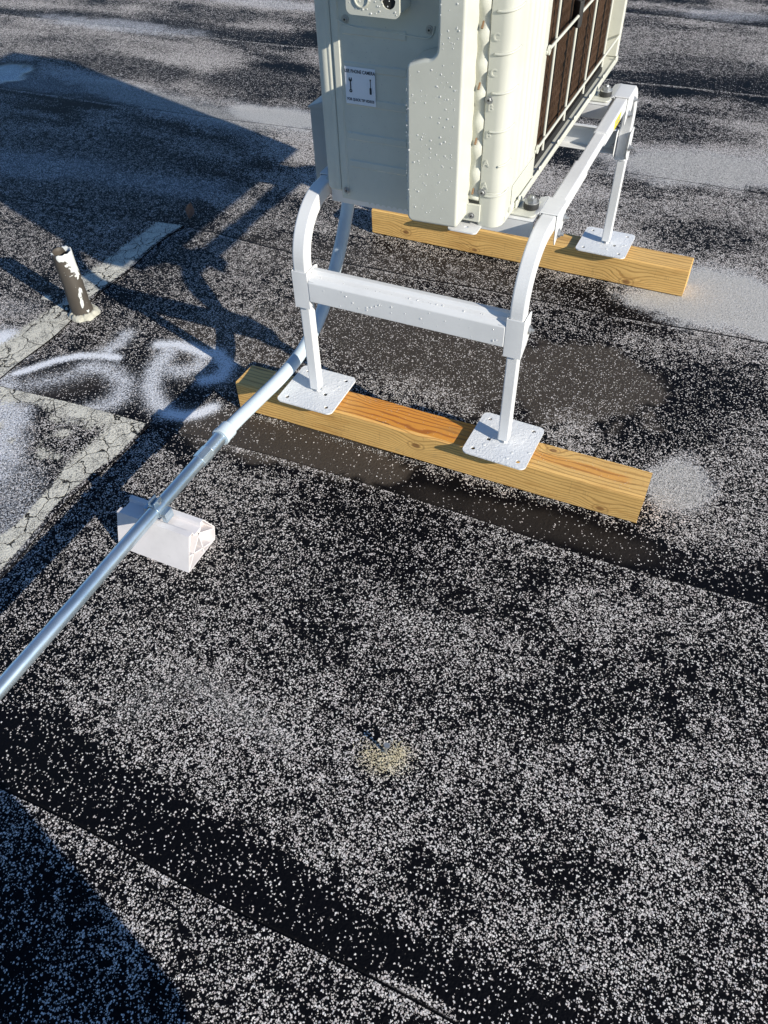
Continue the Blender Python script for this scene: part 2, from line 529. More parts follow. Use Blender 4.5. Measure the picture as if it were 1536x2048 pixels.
ENDLAPS = {1: -0.556, 2: -1.075, 4: 2.4, 5: -5.0}   # course index -> x of the end lap

FEATURES = [
    ('d', 0.767, 0.158, 0.078, 0.032, 0.02, -0.118, 0.98, 0.25, 1.0),
    ('t', 0.764, 0.162, 0.076, 0.032, 0.02, -0.106, 0.55, 0.3, 1.0),
    ('d', 0.797, 0.05, 0.048, 0.02, 0.01, -0.058, 0.95, 0.4, 0.8),
    ('d', 0.75, 0.523, 0.188, 0.02, 0.01, -0.186, 0.2, 0.5, 1.0),
    ('d', 0.932, -0.07, 0.168, 0.02, -0.002, -0.08, 0.08, 0.4, 1.0),
    ('d', 0.869, 0.089, 0.124, 0.052, 0.024, -0.174, 0.62, 0.5, 0.6),
    ('d', 0.743, 0.982, 0.33, -0.03, 0.002, -0.21, 0.95, 0.35, 1.0),
    ('t', 0.739, 1.009, 0.312, -0.006, 0.006, -0.172, 0.72, 0.35, 1.0),
    ('t', 0.537, 1.913, 0.346, 0.054, 0.02, -0.17, 0.55, 0.5, 1.0),
    ('d', 0.537, 1.913, 0.346, 0.054, 0.02, -0.17, 0.9, 0.4, 1.0),
    ('d', 0.517, 0.833, 0.162, -0.014, 0.006, -0.082, 0.12, 0.4, 1.0),
    ('d', 0.476, 0.627, 0.054, 0.022, 0.014, -0.058, 0.7, 0.5, 1.0),
    ('b', 0.41, 0.441, 0.252, 0.042, 0.034, -0.19, 1.0, 0.1, 1.0),
    ('b', 0.156, 0.421, 0.238, 0.04, 0.046, -0.178, 0.9, 0.2, 1.0),
    ('d', 0.41, 0.441, 0.286, 0.046, 0.042, -0.228, 0.1, 0.25, 1.0),
    ('b', -0.011, 0.456, 0.394, 0.018, 0.058, -0.222, 0.9, 0.3, 1.0),
    ('d', -0.079, 0.428, 0.404, -0.004, 0.056, -0.208, 0.16, 0.5, 1.0),
    ('n', -0.005, 0.189, 0.128, 0.002, 0.014, -0.05, 1, 0.4, 1.0),
    ('d', 0.05, 0.235, 0.156, 0.002, 0.016, -0.07, 0.55, 0.5, 1.0),
    ('d', 0.598, 0.33, 0.174, 0.02, 0.01, -0.1, 0.25, 0.5, 1.0),
    ('d', 0.49, 0.243, 0.076, -0.03, -0.008, -0.082, 0.75, 0.5, 1.0),
    ('b', -0.41, 0.773, 0.212, 0.012, 0.044, -0.116, 0.6, 0.5, 1.0),
    ('b', -0.085, 0.852, 0.304, 0.008, 0.024, -0.088, 0.5, 0.5, 1.0),
    ('b', -0.424, 0.21, 0.284, -0.032, 0.062, -0.19, 0.75, 0.4, 1.0),
    ('d', -0.467, 0.142, 0.282, -0.028, 0.068, -0.204, 0.22, 0.4, 1.0),
    ('b', -0.186, -0.068, 0.318, 0.018, 0.03, -0.086, 1.0, 0.08, 1.0),
    ('d', -0.186, -0.068, 0.318, 0.018, 0.036, -0.104, 0.04, 0.3, 1.0),
    ('d', 0.396, -0.077, 0.384, 0.016, 0.008, -0.064, 0.04, 0.4, 1.0),
    ('b', -0.356, -0.087, 0.112, 0.016, 0.038, -0.078, 1.0, 0.3, 1.0),
    ('b', 0.495, -0.086, 0.294, 0.014, 0.004, -0.04, 0.35, 0.4, 1.0),
    ('b', -0.741, 0.747, 0.188, 0.012, 0.056, -0.12, 0.35, 0.5, 1.0),
    ('d', -0.398, -0.187, 0.072, 0.03, 0.042, -0.062, 0.15, 0.4, 1.0),
    ('d', -0.654, 0.065, 0.444, 0.182, 0.13, -0.184, 0.34, 0.3, 1.0),
    ('d', -0.731, -0.064, 0.32, 0.046, 0.09, -0.148, 0.14, 0.3, 1.0),
    ('b', -0.917, -0.116, 0.136, 0.11, 0.052, -0.05, 0.4, 0.5, 1.0),
    ('p', -1.16, -0.012, 0.07, 0.03, 0.062, -0.066, 0.9, 0.6, 1.0),
    ('p', -0.942, -0.287, 0.076, 0.032, 0.192, -0.206, 0.55, 0.6, 1.0),
    ('p', -0.718, -0.493, 0.08, 0.034, 0.146, -0.158, 0.35, 0.6, 1.0),
    ('p', -1.279, 0.14, 0.09, 0.036, 0.04, -0.044, 0.2, 0.6, 1.0),
    ('d', 0.093, -0.994, 0.198, -0.002, 0.004, -0.05, 0.14, 0.6, 1.0),
    ('d', 0.417, -1.031, 0.262, -0.008, -0.004, -0.044, 0.12, 0.45, 1.0),
    ('d', 0.698, -1.024, 0.126, 0.014, -0.002, -0.032, 0.15, 0.4, 1.0),
    ('d', 0.098, -0.753, 0.272, -0.03, 0.004, -0.07, 0.66, 0.5, 0.9),
    ('t', 0.095, -0.765, 0.126, -0.024, -0.002, -0.034, 0.28, 0.6, 1.0),
    ('t', -0.069, -0.813, 0.04, 0.07, 0.03, -0.018, 0.2, 0.6, 1.0),
    ('d', 0.155, -0.529, 0.098, 0.002, 0.012, -0.07, 0.3, 0.5, 1.0),
    ('d', 0.623, -0.513, 0.128, 0.026, 0.01, -0.074, 0.3, 0.5, 1.0),
    ('d', 0.844, -0.44, 0.052, 0.022, 0.014, -0.072, 0.28, 0.5, 1.0),
    ('d', 0.421, -0.467, 0.168, 0.036, 0.016, -0.068, 0.6, 0.5, 1.0),
    ('d', 0.721, -0.272, 0.136, 0.026, 0.008, -0.076, 0.66, 0.5, 1.0),
    ('d', 0.869, -0.576, 0.114, 0.076, 0.02, -0.05, 0.62, 0.5, 1.0),
    ('d', 0.491, -0.701, 0.184, 0.08, 0.02, -0.052, 0.62, 0.5, 1.0),
    ('d', 0.765, -0.884, 0.146, -0.002, -0.008, -0.054, 0.62, 0.5, 1.0),
    ('d', 0.541, -0.895, 0.09, 0.006, 0.0, -0.038, 0.28, 0.5, 1.0),
    ('d', 0.752, -0.809, 0.066, 0.03, 0.01, -0.03, 0.25, 0.5, 1.0),
    ('d', 0.139, -1.154, 0.06, -0.028, -0.02, -0.028, 0.7, 0.5, 1.0),
    ('d', 0.0, -1.159, 0.09, 0.042, 0.046, -0.054, 0.3, 0.5, 1.0),
    ('d', 0.587, -1.066, 0.068, 0.002, 0.0, -0.014, 1.0, 0.2, 1.0),
    ('d', -0.174, -0.418, 0.052, 0.022, 0.024, -0.038, 0.45, 0.5, 1.0),
    ('d', 0.122, -0.21, 0.218, 0.012, 0.01, -0.044, 0.2, 0.5, 0.8),
    ('d', 0.888, -0.316, 0.144, -0.006, -0.004, -0.05, 0.35, 0.5, 1.0),
    ('y', 0.397, -0.74, 0.04, 0.016, 0.012, -0.026, 0.75, 0.7, 1.0),
    ('d', -0.355, -0.359, 0.068, 0.028, 0.048, -0.07, 0.5, 0.5, 1.0),
    ('t', -1.835, 1.74, 0.788, -0.116, 0.07, -0.122, 0.5, 0.5, 1.0),
    ('t', -1.242, 1.773, 0.296, 0.012, 0.058, -0.118, 0.7, 0.5, 1.0),
    ('p', -2.748, 2.599, 0.57, 0.026, 0.074, -0.104, 0.4, 0.5, 1.0),
    ('p', -2.07, 3.237, 0.458, 0.026, 0.046, -0.086, 0.35, 0.5, 1.0),
    ('d', -2.375, 2.07, 0.466, 0.006, 0.094, -0.132, 0.25, 0.4, 1.0),
    ('d', -1.544, 2.111, 0.31, 0.038, 0.076, -0.14, 0.22, 0.5, 1.0),
    ('d', -2.807, 2.199, 0.288, 0.102, 0.076, -0.09, 0.55, 0.5, 1.0),
    ('d', -2.337, 2.947, 0.422, 0.14, 0.062, -0.096, 0.3, 0.4, 1.0),
    ('p', -1.972, 0.987, 0.462, 0.072, 0.086, -0.106, 0.3, 0.6, 1.0),
    ('p', -1.34, 1.038, 0.414, 0.04, 0.054, -0.088, 0.28, 0.6, 1.0),
    ('p', -2.578, 1.741, 0.432, 0.042, 0.106, -0.13, 0.3, 0.5, 1.0),
    ('w', -2.825, 1.783, 0.086, 0.058, 0.086, -0.088, 1.0, 0.3, 1.0),
    ('d', -2.825, 1.783, 0.122, 0.082, 0.118, -0.12, 0.0, 0.3, 1.0),
    ('d', 0.153, 3.264, 0.416, 0.026, 0.034, -0.226, 0.62, 0.5, 1.0),
    ('d', 0.36, 3.034, 0.32, 0.024, 0.016, -0.124, 0.32, 0.5, 1.0),
    ('d', 0.352, 2.193, 0.336, 0.046, 0.018, -0.11, 0.32, 0.5, 1.0),
    ('d', 0.603, 1.495, 0.246, 0.046, 0.016, -0.148, 0.72, 0.5, 1.0),
    ('p', 0.364, 3.851, 0.282, 0.042, 0.014, -0.106, 0.35, 0.6, 1.0),
    ('d', 0.756, 1.336, 0.156, 0.0, 0.006, -0.1, 0.8, 0.5, 1.0),
    ('d', -0.883, 0.917, 0.066, 0.12, 0.068, -0.078, 0.6, 0.5, 1.0),
    ('d', -0.657, 0.45, 0.154, -0.022, 0.054, -0.15, 0.62, 0.5, 1.0),
    ('d', -0.069, 0.81, 0.438, 0.002, 0.044, -0.17, 0.33, 0.5, 1.0),
    ('d', -0.582, 0.606, 0.104, 0.01, 0.134, -0.298, 0.42, 0.5, 1.0),
    ('d', -0.781, 0.526, 0.108, 0.044, 0.1, -0.156, 0.5, 0.5, 1.0),
    ('d', -1.695, 0.995, 0.518, 0.098, 0.248, -0.332, 0.42, 0.5, 1.0),
    ('d', 0.651, 1.401, 0.19, 0.036, 0.01, -0.104, 0.3, 0.5, 1.0)
]
STROKES = [
    ([(-1.046, -0.115), (-1.012, -0.071), (-0.98, -0.022), (-0.927, 0.025), (-0.865, 0.05), (-0.817, 0.059)], 0.019, 0.85),
    ([(-0.871, 0.058), (-0.857, 0.112), (-0.864, 0.169)], 0.034, 0.55),
    ([(-0.877, -0.014), (-0.811, 0.006), (-0.726, -0.026), (-0.698, -0.085), (-0.716, -0.138), (-0.756, -0.184)], 0.046, 0.52),
    ([(-0.971, -0.138), (-0.919, -0.093), (-0.875, -0.038)], 0.05, 0.4),
    ([(-0.741, 0.159), (-0.69, 0.18), (-0.627, 0.179), (-0.579, 0.172)], 0.026, 0.8),
    ([(-0.589, 0.173), (-0.573, 0.111), (-0.607, 0.072), (-0.661, 0.075)], 0.04, 0.52),
    ([(-0.696, 0.151), (-0.681, 0.054), (-0.646, -0.017), (-0.592, -0.064), (-0.538, -0.087)], 0.04, 0.6),
    ([(-0.537, -0.089), (-0.486, -0.081), (-0.455, -0.055), (-0.436, -0.023)], 0.025, 0.85),
    ([(-0.565, 0.191), (-0.499, 0.154), (-0.488, 0.096), (-0.521, 0.07)], 0.032, 0.75)
]

def sstep(a, b, x):
    u_ = np.clip((x - a) / (b - a), 0, 1)
    return u_ * u_ * (3 - 2 * u_)

# value noise for breaking up masks
_tab = rng.random((64, 64))
def vnoise(x, y, s):
    X = x * s; Y = y * s
    xi = np.floor(X).astype(int); yi = np.floor(Y).astype(int)
    fx = X - xi; fy = Y - yi
    fx = fx * fx * (3 - 2 * fx); fy = fy * fy * (3 - 2 * fy)
    g_ = lambda i, j: _tab[i % 64, j % 64]
    return (g_(xi, yi) * (1 - fx) * (1 - fy) + g_(xi + 1, yi) * fx * (1 - fy) + g_(xi, yi + 1) * (1 - fx) * fy + g_(xi + 1, yi + 1) * fx * fy)

def seam_y(k, x):
    s_ = SEAMS[k]
    y = np.interp(x, [p[0] for p in s_], [p[1] for p in s_])
    return y + 0.006 * np.sin(x * 3.1 + k) + 0.0025 * np.sin(x * 11 + 2 * k)

def roof_z(x, y):
    return 0.0035 * (vnoise(x, y, 2.3) - 0.5) + 0.0016 * (vnoise(x + 9, y + 3, 7.0) - 0.5)

def endlap_x(k, y):
    x0 = ENDLAPS[k]
    return x0 + 0.012 * np.sin(y * 5 + k) + 0.006 * np.sin(y * 17)

xs = np.unique(np.concatenate([np.linspace(-6, -4.2, 10), np.arange(-4.2, 1.6, 0.0125), np.linspace(1.6, 8, 30)]))
roof = bpy.data.objects.new('flat_roof', None)
COL.objects.link(roof)
roof['kind'] = 'structure'
roof['label'] = 'flat black asphalt roof covered in worn white granules'

def masks(x, y, k, v_):
    """x, y world; k course index; v_ distance above the near lap of this course"""
    n1 = vnoise(x, y, 3.1); n2 = vnoise(x + 5, y + 2, 9.0); n3 = vnoise(x + 1, y + 7, 26.0); n6 = vnoise(x + 3, y + 1, 55.0)
    n4 = vnoise(x * 0.45 + 2, y * 1.9 + 5, 3.0); n5 = vnoise(x * 0.6, y * 2.2, 8.0)
    dens = 0.50 + 0.46 * (n1 - 0.5) + 0.26 * (n2 - 0.5)
    dens = np.where(y > 0.9, 0.50 + 1.6 * (dens - 0.5 + 0.60 * (n4 - 0.5) + 0.40 * (n5 - 0.5)), dens)
    dens = np.where(y > 1.2, dens + 0.11, dens)
    pnt = np.zeros_like(x); cem = np.zeros_like(x); brn = np.zeros_like(x); wet = np.zeros_like(x); yel = np.zeros_like(x); tan = np.zeros_like(x)
    # bare asphalt bleeding along the far side of each lap
    bw = (0.10 + 0.07 * (vnoise(x + 3 * k, y * 0, 2.2) - 0.5) + 0.05 * (n2 - 0.5)) * np.where(y > 0.7, 1.7, 1.0)
    if k == 1: bw = bw * 1.15
    band = sstep(bw * 1.25, bw * 0.72, v_)
    dens = dens * (1 - band) + band * (0.05 + 0.24 * n2 * n1)
    # bright rim of granules right on the near side of the lap
    rim = sstep(0.05, 0.0, v_)
    for (a, cx, cy, ux, uy, vx, vy, val, soft, st) in FEATURES:
        det = ux * vy - uy * vx
        dx = x - cx; dy = y - cy
        p_ = (dx * vy - dy * vx) / det; q_ = (-dx * uy + dy * ux) / det
        r_ = np.sqrt(p_ * p_ + q_ * q_) + 0.34 * (n2 - 0.5) + 0.30 * (n3 - 0.5) + 0.22 * (n6 - 0.5)
        w_ = sstep(1.0 + soft, 1.0 - soft, r_) * st
        if a == 'd': dens = dens * (1 - w_) + val * w_
        elif a == 'p': pnt = np.maximum(pnt, w_ * val)
        elif a == 't': pnt = np.maximum(pnt, w_ * val); tan = np.maximum(tan, w_)
        elif a == 'b': brn = np.maximum(brn, w_ * val)
        elif a == 'n': brn = brn * (1 - w_)
        elif a == 'w': wet = np.maximum(wet, w_ * val)
        elif a == 'y': yel = np.maximum(yel, w_ * val); dens = dens * (1 - w_) + 0.85 * w_
        elif a == 'c': cem = np.maximum(cem, w_ * val)
    for (pts, wd, val) in STROKES:
        best = np.full_like(x, 9.0)
        for (x0, y0), (x1, y1) in zip(pts[:-1], pts[1:]):
            L2 = (x1 - x0) ** 2 + (y1 - y0) ** 2 + 1e-9
            s_ = np.clip(((x - x0) * (x1 - x0) + (y - y0) * (y1 - y0)) / L2, 0, 1)
            best = np.minimum(best, np.hypot(x - x0 - s_ * (x1 - x0), y - y0 - s_ * (y1 - y0)))
        pnt = np.maximum(pnt, val * np.exp(-(best / wd) ** 2))
    if k in (2,):     # pale cracked strip along the end lap, far course
        ex = endlap_x(k, y)
        dd = ex - x
        cem = np.maximum(cem, sstep(0.0, 0.012, dd) * sstep(0.135 + 0.10 * (n2 - 0.5), 0.07 + 0.06 * (n3 - 0.5), dd))
    if k in (1,):
        ex = endlap_x(k, y)
        dd = ex - x
        cem = np.maximum(cem, sstep(0.0, 0.01, dd) * sstep(0.12 + 0.12 * (n2 - 0.5), 0.05, dd))
        tt = seam_y(2, x) - y
        cem = np.maximum(cem, (dd > 0) * sstep(0.10 + 0.12 * (n2 - 0.5), 0.02, tt) * 0.72)
        cem = np.maximum(cem, (dd > 0) * sstep(0.50, 0.74, n2 * 0.5 + n3 * 0.5) * 0.58)
    return dens, pnt, cem, brn, wet, yel, tan

proto_mat = M['roof']
for k in range(len(SEAMS) - 1):
    near = seam_y(k, xs); far = seam_y(k + 1, xs)
    visible = -1.6 < far.mean() and near.mean() < 4.5
    nv = 76 if visible else 14
    pieces = [(xs[0], xs[-1], 0)]
    tl = 0.012 if k >= 3 else 0.0045
    tt = np.concatenate([[0, tl, tl + 0.004], np.linspace(0, 1, nv)[(2 if k >= 3 else 1):]])
    X = np.repeat(xs[None, :], len(tt) + 1, 0)
    Yf = near[None, :] - 0.05 + 0 * X
    Y = np.vstack([near - 0.045, near[None, :] + (far - near)[None, :] * tt[:, None]])
    V = Y - near[None, :]
    Z = roof_z(X, Y) + 0.0042 * np.clip(V / (far - near)[None, :], 0, 1) ** 1.5
    Z[0] -= 0.0035
    ED = np.zeros_like(X); ED[0:3] = 1.0
    Z[1] = Z[1]
    dens, pnt, cem, brn, wet, yel, tan = masks(X, Y, k, V)
    # ragged bright rim at the far edge of this sheet (it laps over the next one)
    rimv = (far[None, :] - Y)
    dens = np.maximum(dens, sstep(0.022, 0.004, rimv) * (0.72 + 0.3 * (vnoise(X, Y, 21) - 0.5)) * (X > -0.4 if k < 3 else 1))
    # split at the end lap
    cuts = [0, len(xs) - 1]
    if k in ENDLAPS:
        ex = ENDLAPS[k]
        ci = int(np.searchsorted(xs, ex))
        cuts = [0, ci, len(xs) - 1]
    for a_, b_ in zip(cuts[:-1], cuts[1:]):
        sl = slice(a_, b_ + 1)
        xx = X[:, sl].copy(); yy = Y[:, sl]; zz = Z[:, sl].copy()
        ed = ED[:, sl].copy()
        if k in ENDLAPS and a_ == 0:
            # left sheet rides 4 mm over the right one at the end lap
            ex = endlap_x(k, yy[:, -1])
            for off, wgt in ((0, 1.0), (1, 0.6), (2, 0.25)):
                xx[:, -1 - off] += (ex - ENDLAPS[k]) * wgt
            zz += 0.004 * sstep(-0.6, 0.0, xx - ENDLAPS[k])
        if k in ENDLAPS and a_ != 0:
            xx[:, 0] -= 0.04
        rows, cols = xx.shape
        co = np.stack([xx, yy, zz], -1).reshape(-1, 3)
        gi = np.arange(rows * cols).reshape(rows, cols)
        quads = np.stack([gi[:-1, :-1], gi[:-1, 1:], gi[1:, 1:], gi[1:, :-1]], -1).reshape(-1, 4)
        # skirt on the far edge (and on the raised end) so the lap is a real step
        top_ = co[gi[-1]].copy(); extra = top_.copy(); extra[:, 2] -= 0.008
        base_i = len(co)
        co = np.vstack([co, top_, extra])
        e = np.arange(cols - 1)
        sk = np.stack([base_i + e, base_i + e + 1, base_i + cols + e + 1, base_i + cols + e], -1)
        quads = np.vstack([quads, sk])
        vals = [q_[:, sl].reshape(-1) for q_ in (dens, pnt, cem, brn, wet, yel, tan)]
        vals = [np.concatenate([q_, np.zeros(2 * cols)]) for q_ in vals]
        edv = np.concatenate([ed.reshape(-1), np.ones(2 * cols)])
        if k in ENDLAPS and a_ == 0:
            t2 = co[gi[:, -1]].copy(); ex2 = t2.copy(); ex2[:, 2] -= 0.009
            b2 = len(co); co = np.vstack([co, t2, ex2])
            e2 = np.arange(rows - 1)
            quads = np.vstack([quads, np.stack([b2 + e2, b2 + rows + e2, b2 + rows + e2 + 1, b2 + e2 + 1], -1)])
            vals = [np.concatenate([q_, np.zeros(2 * rows)]) for q_ in vals]
            edv = np.concatenate([edv, np.ones(2 * rows)])
        me = bpy.data.meshes.new('roofing_sheet')
        me.vertices.add(len(co)); me.vertices.foreach_set('co', co.reshape(-1))
        me.loops.add(quads.size); me.loops.foreach_set('vertex_index', quads.reshape(-1).astype(np.int32))
        me.polygons.add(len(quads))
        me.polygons.foreach_set('loop_start', np.arange(0, quads.size, 4, dtype=np.int32))
        me.polygons.foreach_set('loop_total', np.full(len(quads), 4, dtype=np.int32))
        me.update(); me.validate()
        for nm, q_ in zip(('dens', 'paint', 'cement', 'brown', 'wet', 'yellow', 'tan'), vals):
            at = me.attributes.new(nm, 'FLOAT', 'POINT'); at.data.foreach_set('value', q_.astype(np.float32))
        at = me.attributes.new('edge', 'FLOAT', 'POINT'); at.data.foreach_set('value', edv.astype(np.float32))
        so = link('roofing_sheet', me, proto_mat, roof, smooth=False)
        me.polygons.foreach_set('use_smooth', np.concatenate([np.ones((rows - 1) * (cols - 1)), np.zeros(len(quads) - (rows - 1) * (cols - 1))]).astype(bool))

# wide ground far below, beyond the roof
bm = bmesh.new(); box(bm, -6.0, 8.0, -2.0, 6.5, -4.0, -0.03)
bd = from_bm('roof_deck', bm, M['pad'], roof)
bm = bmesh.new()
vs = [bm.verts.new(p) for p in ((-150, -150, -4.0), (150, -150, -4.0), (150, 150, -4.0), (-150, 150, -4.0))]
bm.faces.new(vs)
t = NT('yard_grass')
t.done(t.mix(t.noise(0.6, 5), (0.05, 0.07, 0.025), (0.09, 0.10, 0.05)), 0.9)
g = from_bm('ground', bm, t.m); g['kind'] = 'structure'; g['label'] = 'grass yard far below the roof'

# ------------------------------------------------------------------ TIMBERS
def beam(name, x0, x1, y0, mat, label, rot=0.0, seed=0):
    bm = bmesh.new()
    n = 60
    L = x1 - x0
    b_ = 0.0889
    rnd = random.Random(seed)
    rings = []
    prof = []
    c_ = 0.0050
    for (px, py) in ((c_, 0), (b_ - c_, 0), (b_, c_), (b_, b_ - c_), (b_ - c_, b_), (c_, b_), (0, b_ - c_), (0, c_)):
        prof.append((px, py))
    for i in range(n + 1):
        u_ = i / n
        ring = []
        for (py, pz) in prof:
            dn = 0.0011 * (noise.noise(Vector((u_ * 9 + seed, py * 20, pz * 20))))
            ex = 0.0
            if i == 0: ex = 0.006 * noise.noise(Vector((py * 60, pz * 60, seed)))
            if i == n: ex = 0.004 * noise.noise(Vector((py * 90, pz * 90, seed + 4)))
            ring.append(bm.verts.new((x0 + L * u_ + ex, py + dn, pz + dn * (1 if pz > 0.02 else 0))))
        rings.append(ring)
    for a, b in zip(rings[:-1], rings[1:]):
        for i in range(8):
            j = (i + 1) % 8
            bm.faces.new((a[i], b[i], b[j], a[j]))
    bm.faces.new(rings[0][::-1]); bm.faces.new(rings[-1])
    o = from_bm(name, bm, mat)
    o.location = (0, y0, 0.001)
    o.rotation_euler.z = rot
    tag(o, label, 'timber', 'square timbers under the stand')
    return o

beam('timber_beam', -0.3595, 0.6946, 0.0, M['wood_a'], 'square pine timber nearest the camera with an orange wet top under two base plates', 0, 1)
beam('timber_beam', -0.4281, 0.6287, 0.9858, M['wood_b'], 'square pine timber lying partly behind the air conditioner with an open knot', -0.0105, 5)

# ------------------------------------------------------------------ STAND
XL, XR, YF, YR = -0.142, 0.355, 0.046, 1.034
ST = thing('equipment_stand', 'white tubular metal stand with four legs carrying the air conditioner', 'stand', (0.106, 0.54, 0.09))

def tube_prof(h, r=0.004):
    return [(p[0], p[1]) for p in rrect(-h, h, -h, h, r, 3)]

# base plates with real holes
def plate_mesh(flip):
    s_ = 0.0772
    holes = [circle(sx * 0.055, sy * 0.056, 0.0052, 12) for sx in (-1, 1) for sy in (-1, 1)]
    q = -0.033 if flip else 0.030
    qy = -0.012
    holes.append([(q - 0.005, qy - 0.005), (q + 0.005, qy - 0.005), (q + 0.005, qy + 0.005), (q - 0.005, qy + 0.005)])
    bm = bmesh.new()
    holed(bm, rrect(-s_, s_, -s_, s_, 0.014, 6), holes, 2, 0.0, 0.0035)
    return bm

pm = {}
for flip in (False, True):
    bm = plate_mesh(flip)
    me = bpy.data.meshes.new('base_plate'); bmesh.ops.recalc_face_normals(bm, faces=bm.faces); bm.to_mesh(me); bm.free()
    me.materials.append(M['plate']); pm[flip] = me
inv = Matrix.Translation(ST.location).inverted()
def under(o, p):
    o.parent = p
    o.matrix_parent_inverse = Matrix.Translation(p.location).inverted() if p.parent is None else p.matrix_world.inverted()
    return o
PZ = 0.1005
def leg_bm():
    bm = bmesh.new()
    sweep(bm, [(0, 0, 0.112), (0, 0, 0.40)], tube_prof(0.0128, 0.003), up=Vector((1, 0, 0)))
    return bm
def nut_bm():
    bm = bmesh.new()
    cyl(bm, (0, 0, PZ + 0.003), (0, 0, 0.114), 0.0085, 0.0085, 16)
    cyl(bm, (0, 0, PZ + 0.0036), (0, 0, PZ + 0.0075), 0.0125, 0.010, 16)
    return bm
def pad_bm():
    bm = bmesh.new()
    prism(bm, rrect(-0.060, 0.060, -0.0415, 0.0415, 0.006, 3), 2, 0.0903, PZ - 0.0003)
    return bm
leg_me = None
for i, (lx, ly, fl) in enumerate(((XL, YF, False), (XR, YF, True), (XR + 0.006, YR, False), (XL, YR, False))):
    o = bpy.data.objects.new('base_plate', pm[fl]); COL.objects.link(o)
    o.location = (lx, ly if ly < 0.5 else ly, PZ); under(o, ST)
    o.rotation_euler.z = (0.0, -0.035, -0.02, 0.01)[i]
    if i == 0:
        lo_ = from_bm('leg', leg_bm(), M['stand'], None, bevel=0)
        nu = from_bm('leveling_nut', nut_bm(), M['steel'])
        pd = from_bm('rubber_pad', pad_bm(), M['pad'])
        protos = (lo_, nu, pd)
    else:
        protos = tuple(p.copy() for p in (lo_, nu, pd))
        for p in protos: COL.objects.link(p)
    for p in protos:
        p.location = (lx, ly, 0)
        under(p, ST)

# bent side frames: front bend, sliding middle, rear bend
ZT = 0.5715
RB = 0.118
def arc_path(x, front):
    pts = []
    y0 = YF if front else YR
    s_ = 1 if front else -1
    pts.append((x, y0, 0.362)); pts.append((x, y0, 0.40))
    for i in range(31):
        a = R(90 * i / 30)
        pts.append((x, y0 + s_ * (RB - RB * math.cos(a)), ZT - RB + RB * math.sin(a)))
    pts.append((x, 0.455 if front else 0.625, ZT))
    return pts
side = {}
for x in (XL, XR):
    for front in (True, False):
        bm = bmesh.new()
        sweep(bm, arc_path(x, front), tube_prof(0.0158, 0.004), up=Vector((1, 0, 0)))
        o = from_bm('bent_tube', bm, M['stand'], smooth=False)
        under(o, ST)
    bm = bmesh.new()
    sweep(bm, [(x, 0.40, ZT), (x, 0.68, ZT)], tube_prof(0.0128, 0.003), up=Vector((1, 0, 0)))
    under(from_bm('sliding_tube', bm, M['stand']), ST)

# cross bars and their wrap-around brackets
def crossbar(y, sgn):
    bm = bmesh.new()
    # rolled channel profile in (y, z): front web, rolled top lip
    o_ = [(-0.020, 0.374), (0.014, 0.374), (0.014, 0.378), (-0.016, 0.378), (-0.016, 0.418), (-0.010, 0.427), (0.002, 0.430),
          (0.006, 0.437), (0.014, 0.437), (0.018, 0.441), (0.004, 0.442), (0.0, 0.435), (-0.012, 0.432), (-0.020, 0.422)]
    pts = [(y + sgn * a, b) for a, b in o_]
    prism(bm, pts, 0, XL + 0.020, XR - 0.020)
    return under(from_bm('cross_bar', bm, M['stand'], bevel=0.002, seg=2), ST)
crossbar(YF, 1); crossbar(YR, -1)
def hexbolt(p, d, r=0.0085, h=0.007, mat='steel', parent=None, washer=True):
    bm = bmesh.new()
    p = Vector(p); d = Vector(d)
    if washer: cyl(bm, p, p + d * 0.0015, r * 1.35, n=18)
    cyl(bm, p, p + d * h, r, n=6)
    cyl(bm, p, p + d * (h + 0.006), r * 0.5, n=10)
    return under(from_bm('bolt', bm, M[mat]), parent or ST)
for y, s_ in ((YF, 1), (YR, -1)):
    for x, sx in ((XL, -1), (XR, 1)):
        bm = bmesh.new()
        h = 0.0195
        # C-shaped wrap: web on the outer (camera / rear) face, arms back along both sides, one arm flared
        z0, z1 = 0.352, 0.444
        box(bm, x - h, x + h, y - s_ * h, y - s_ * (h - 0.0025), z0, z1)
        for q in (-1, 1):
            zz1 = z1
            prism(bm, [(y - s_ * (h - 0.0025), z0), (y + s_ * 0.020, z0 + 0.018), (y + s_ * 0.032, z0 + 0.030), (y + s_ * 0.032, z1 - 0.004), (y + s_ * 0.022, z1), (y - s_ * (h - 0.0025), z1)], 0, x + q * h, x + q * (h - 0.0025))
        # tongue towards the cross bar
        box(bm, x - sx * h, x - sx * (h + 0.016), y - s_ * 0.0185, y - s_ * 0.0165, 0.376, 0.426)
        under(from_bm('bar_bracket', bm, M['stand'], bevel=0.001, seg=1), ST)
        hexbolt((x + sx * h, y + s_ * 0.022, 0.402), (sx, 0, 0), 0.0075, 0.006)
        hexbolt((x - sx * h, y + s_ * 0.024, 0.402), (-sx, 0, 0), 0.0065, 0.006)

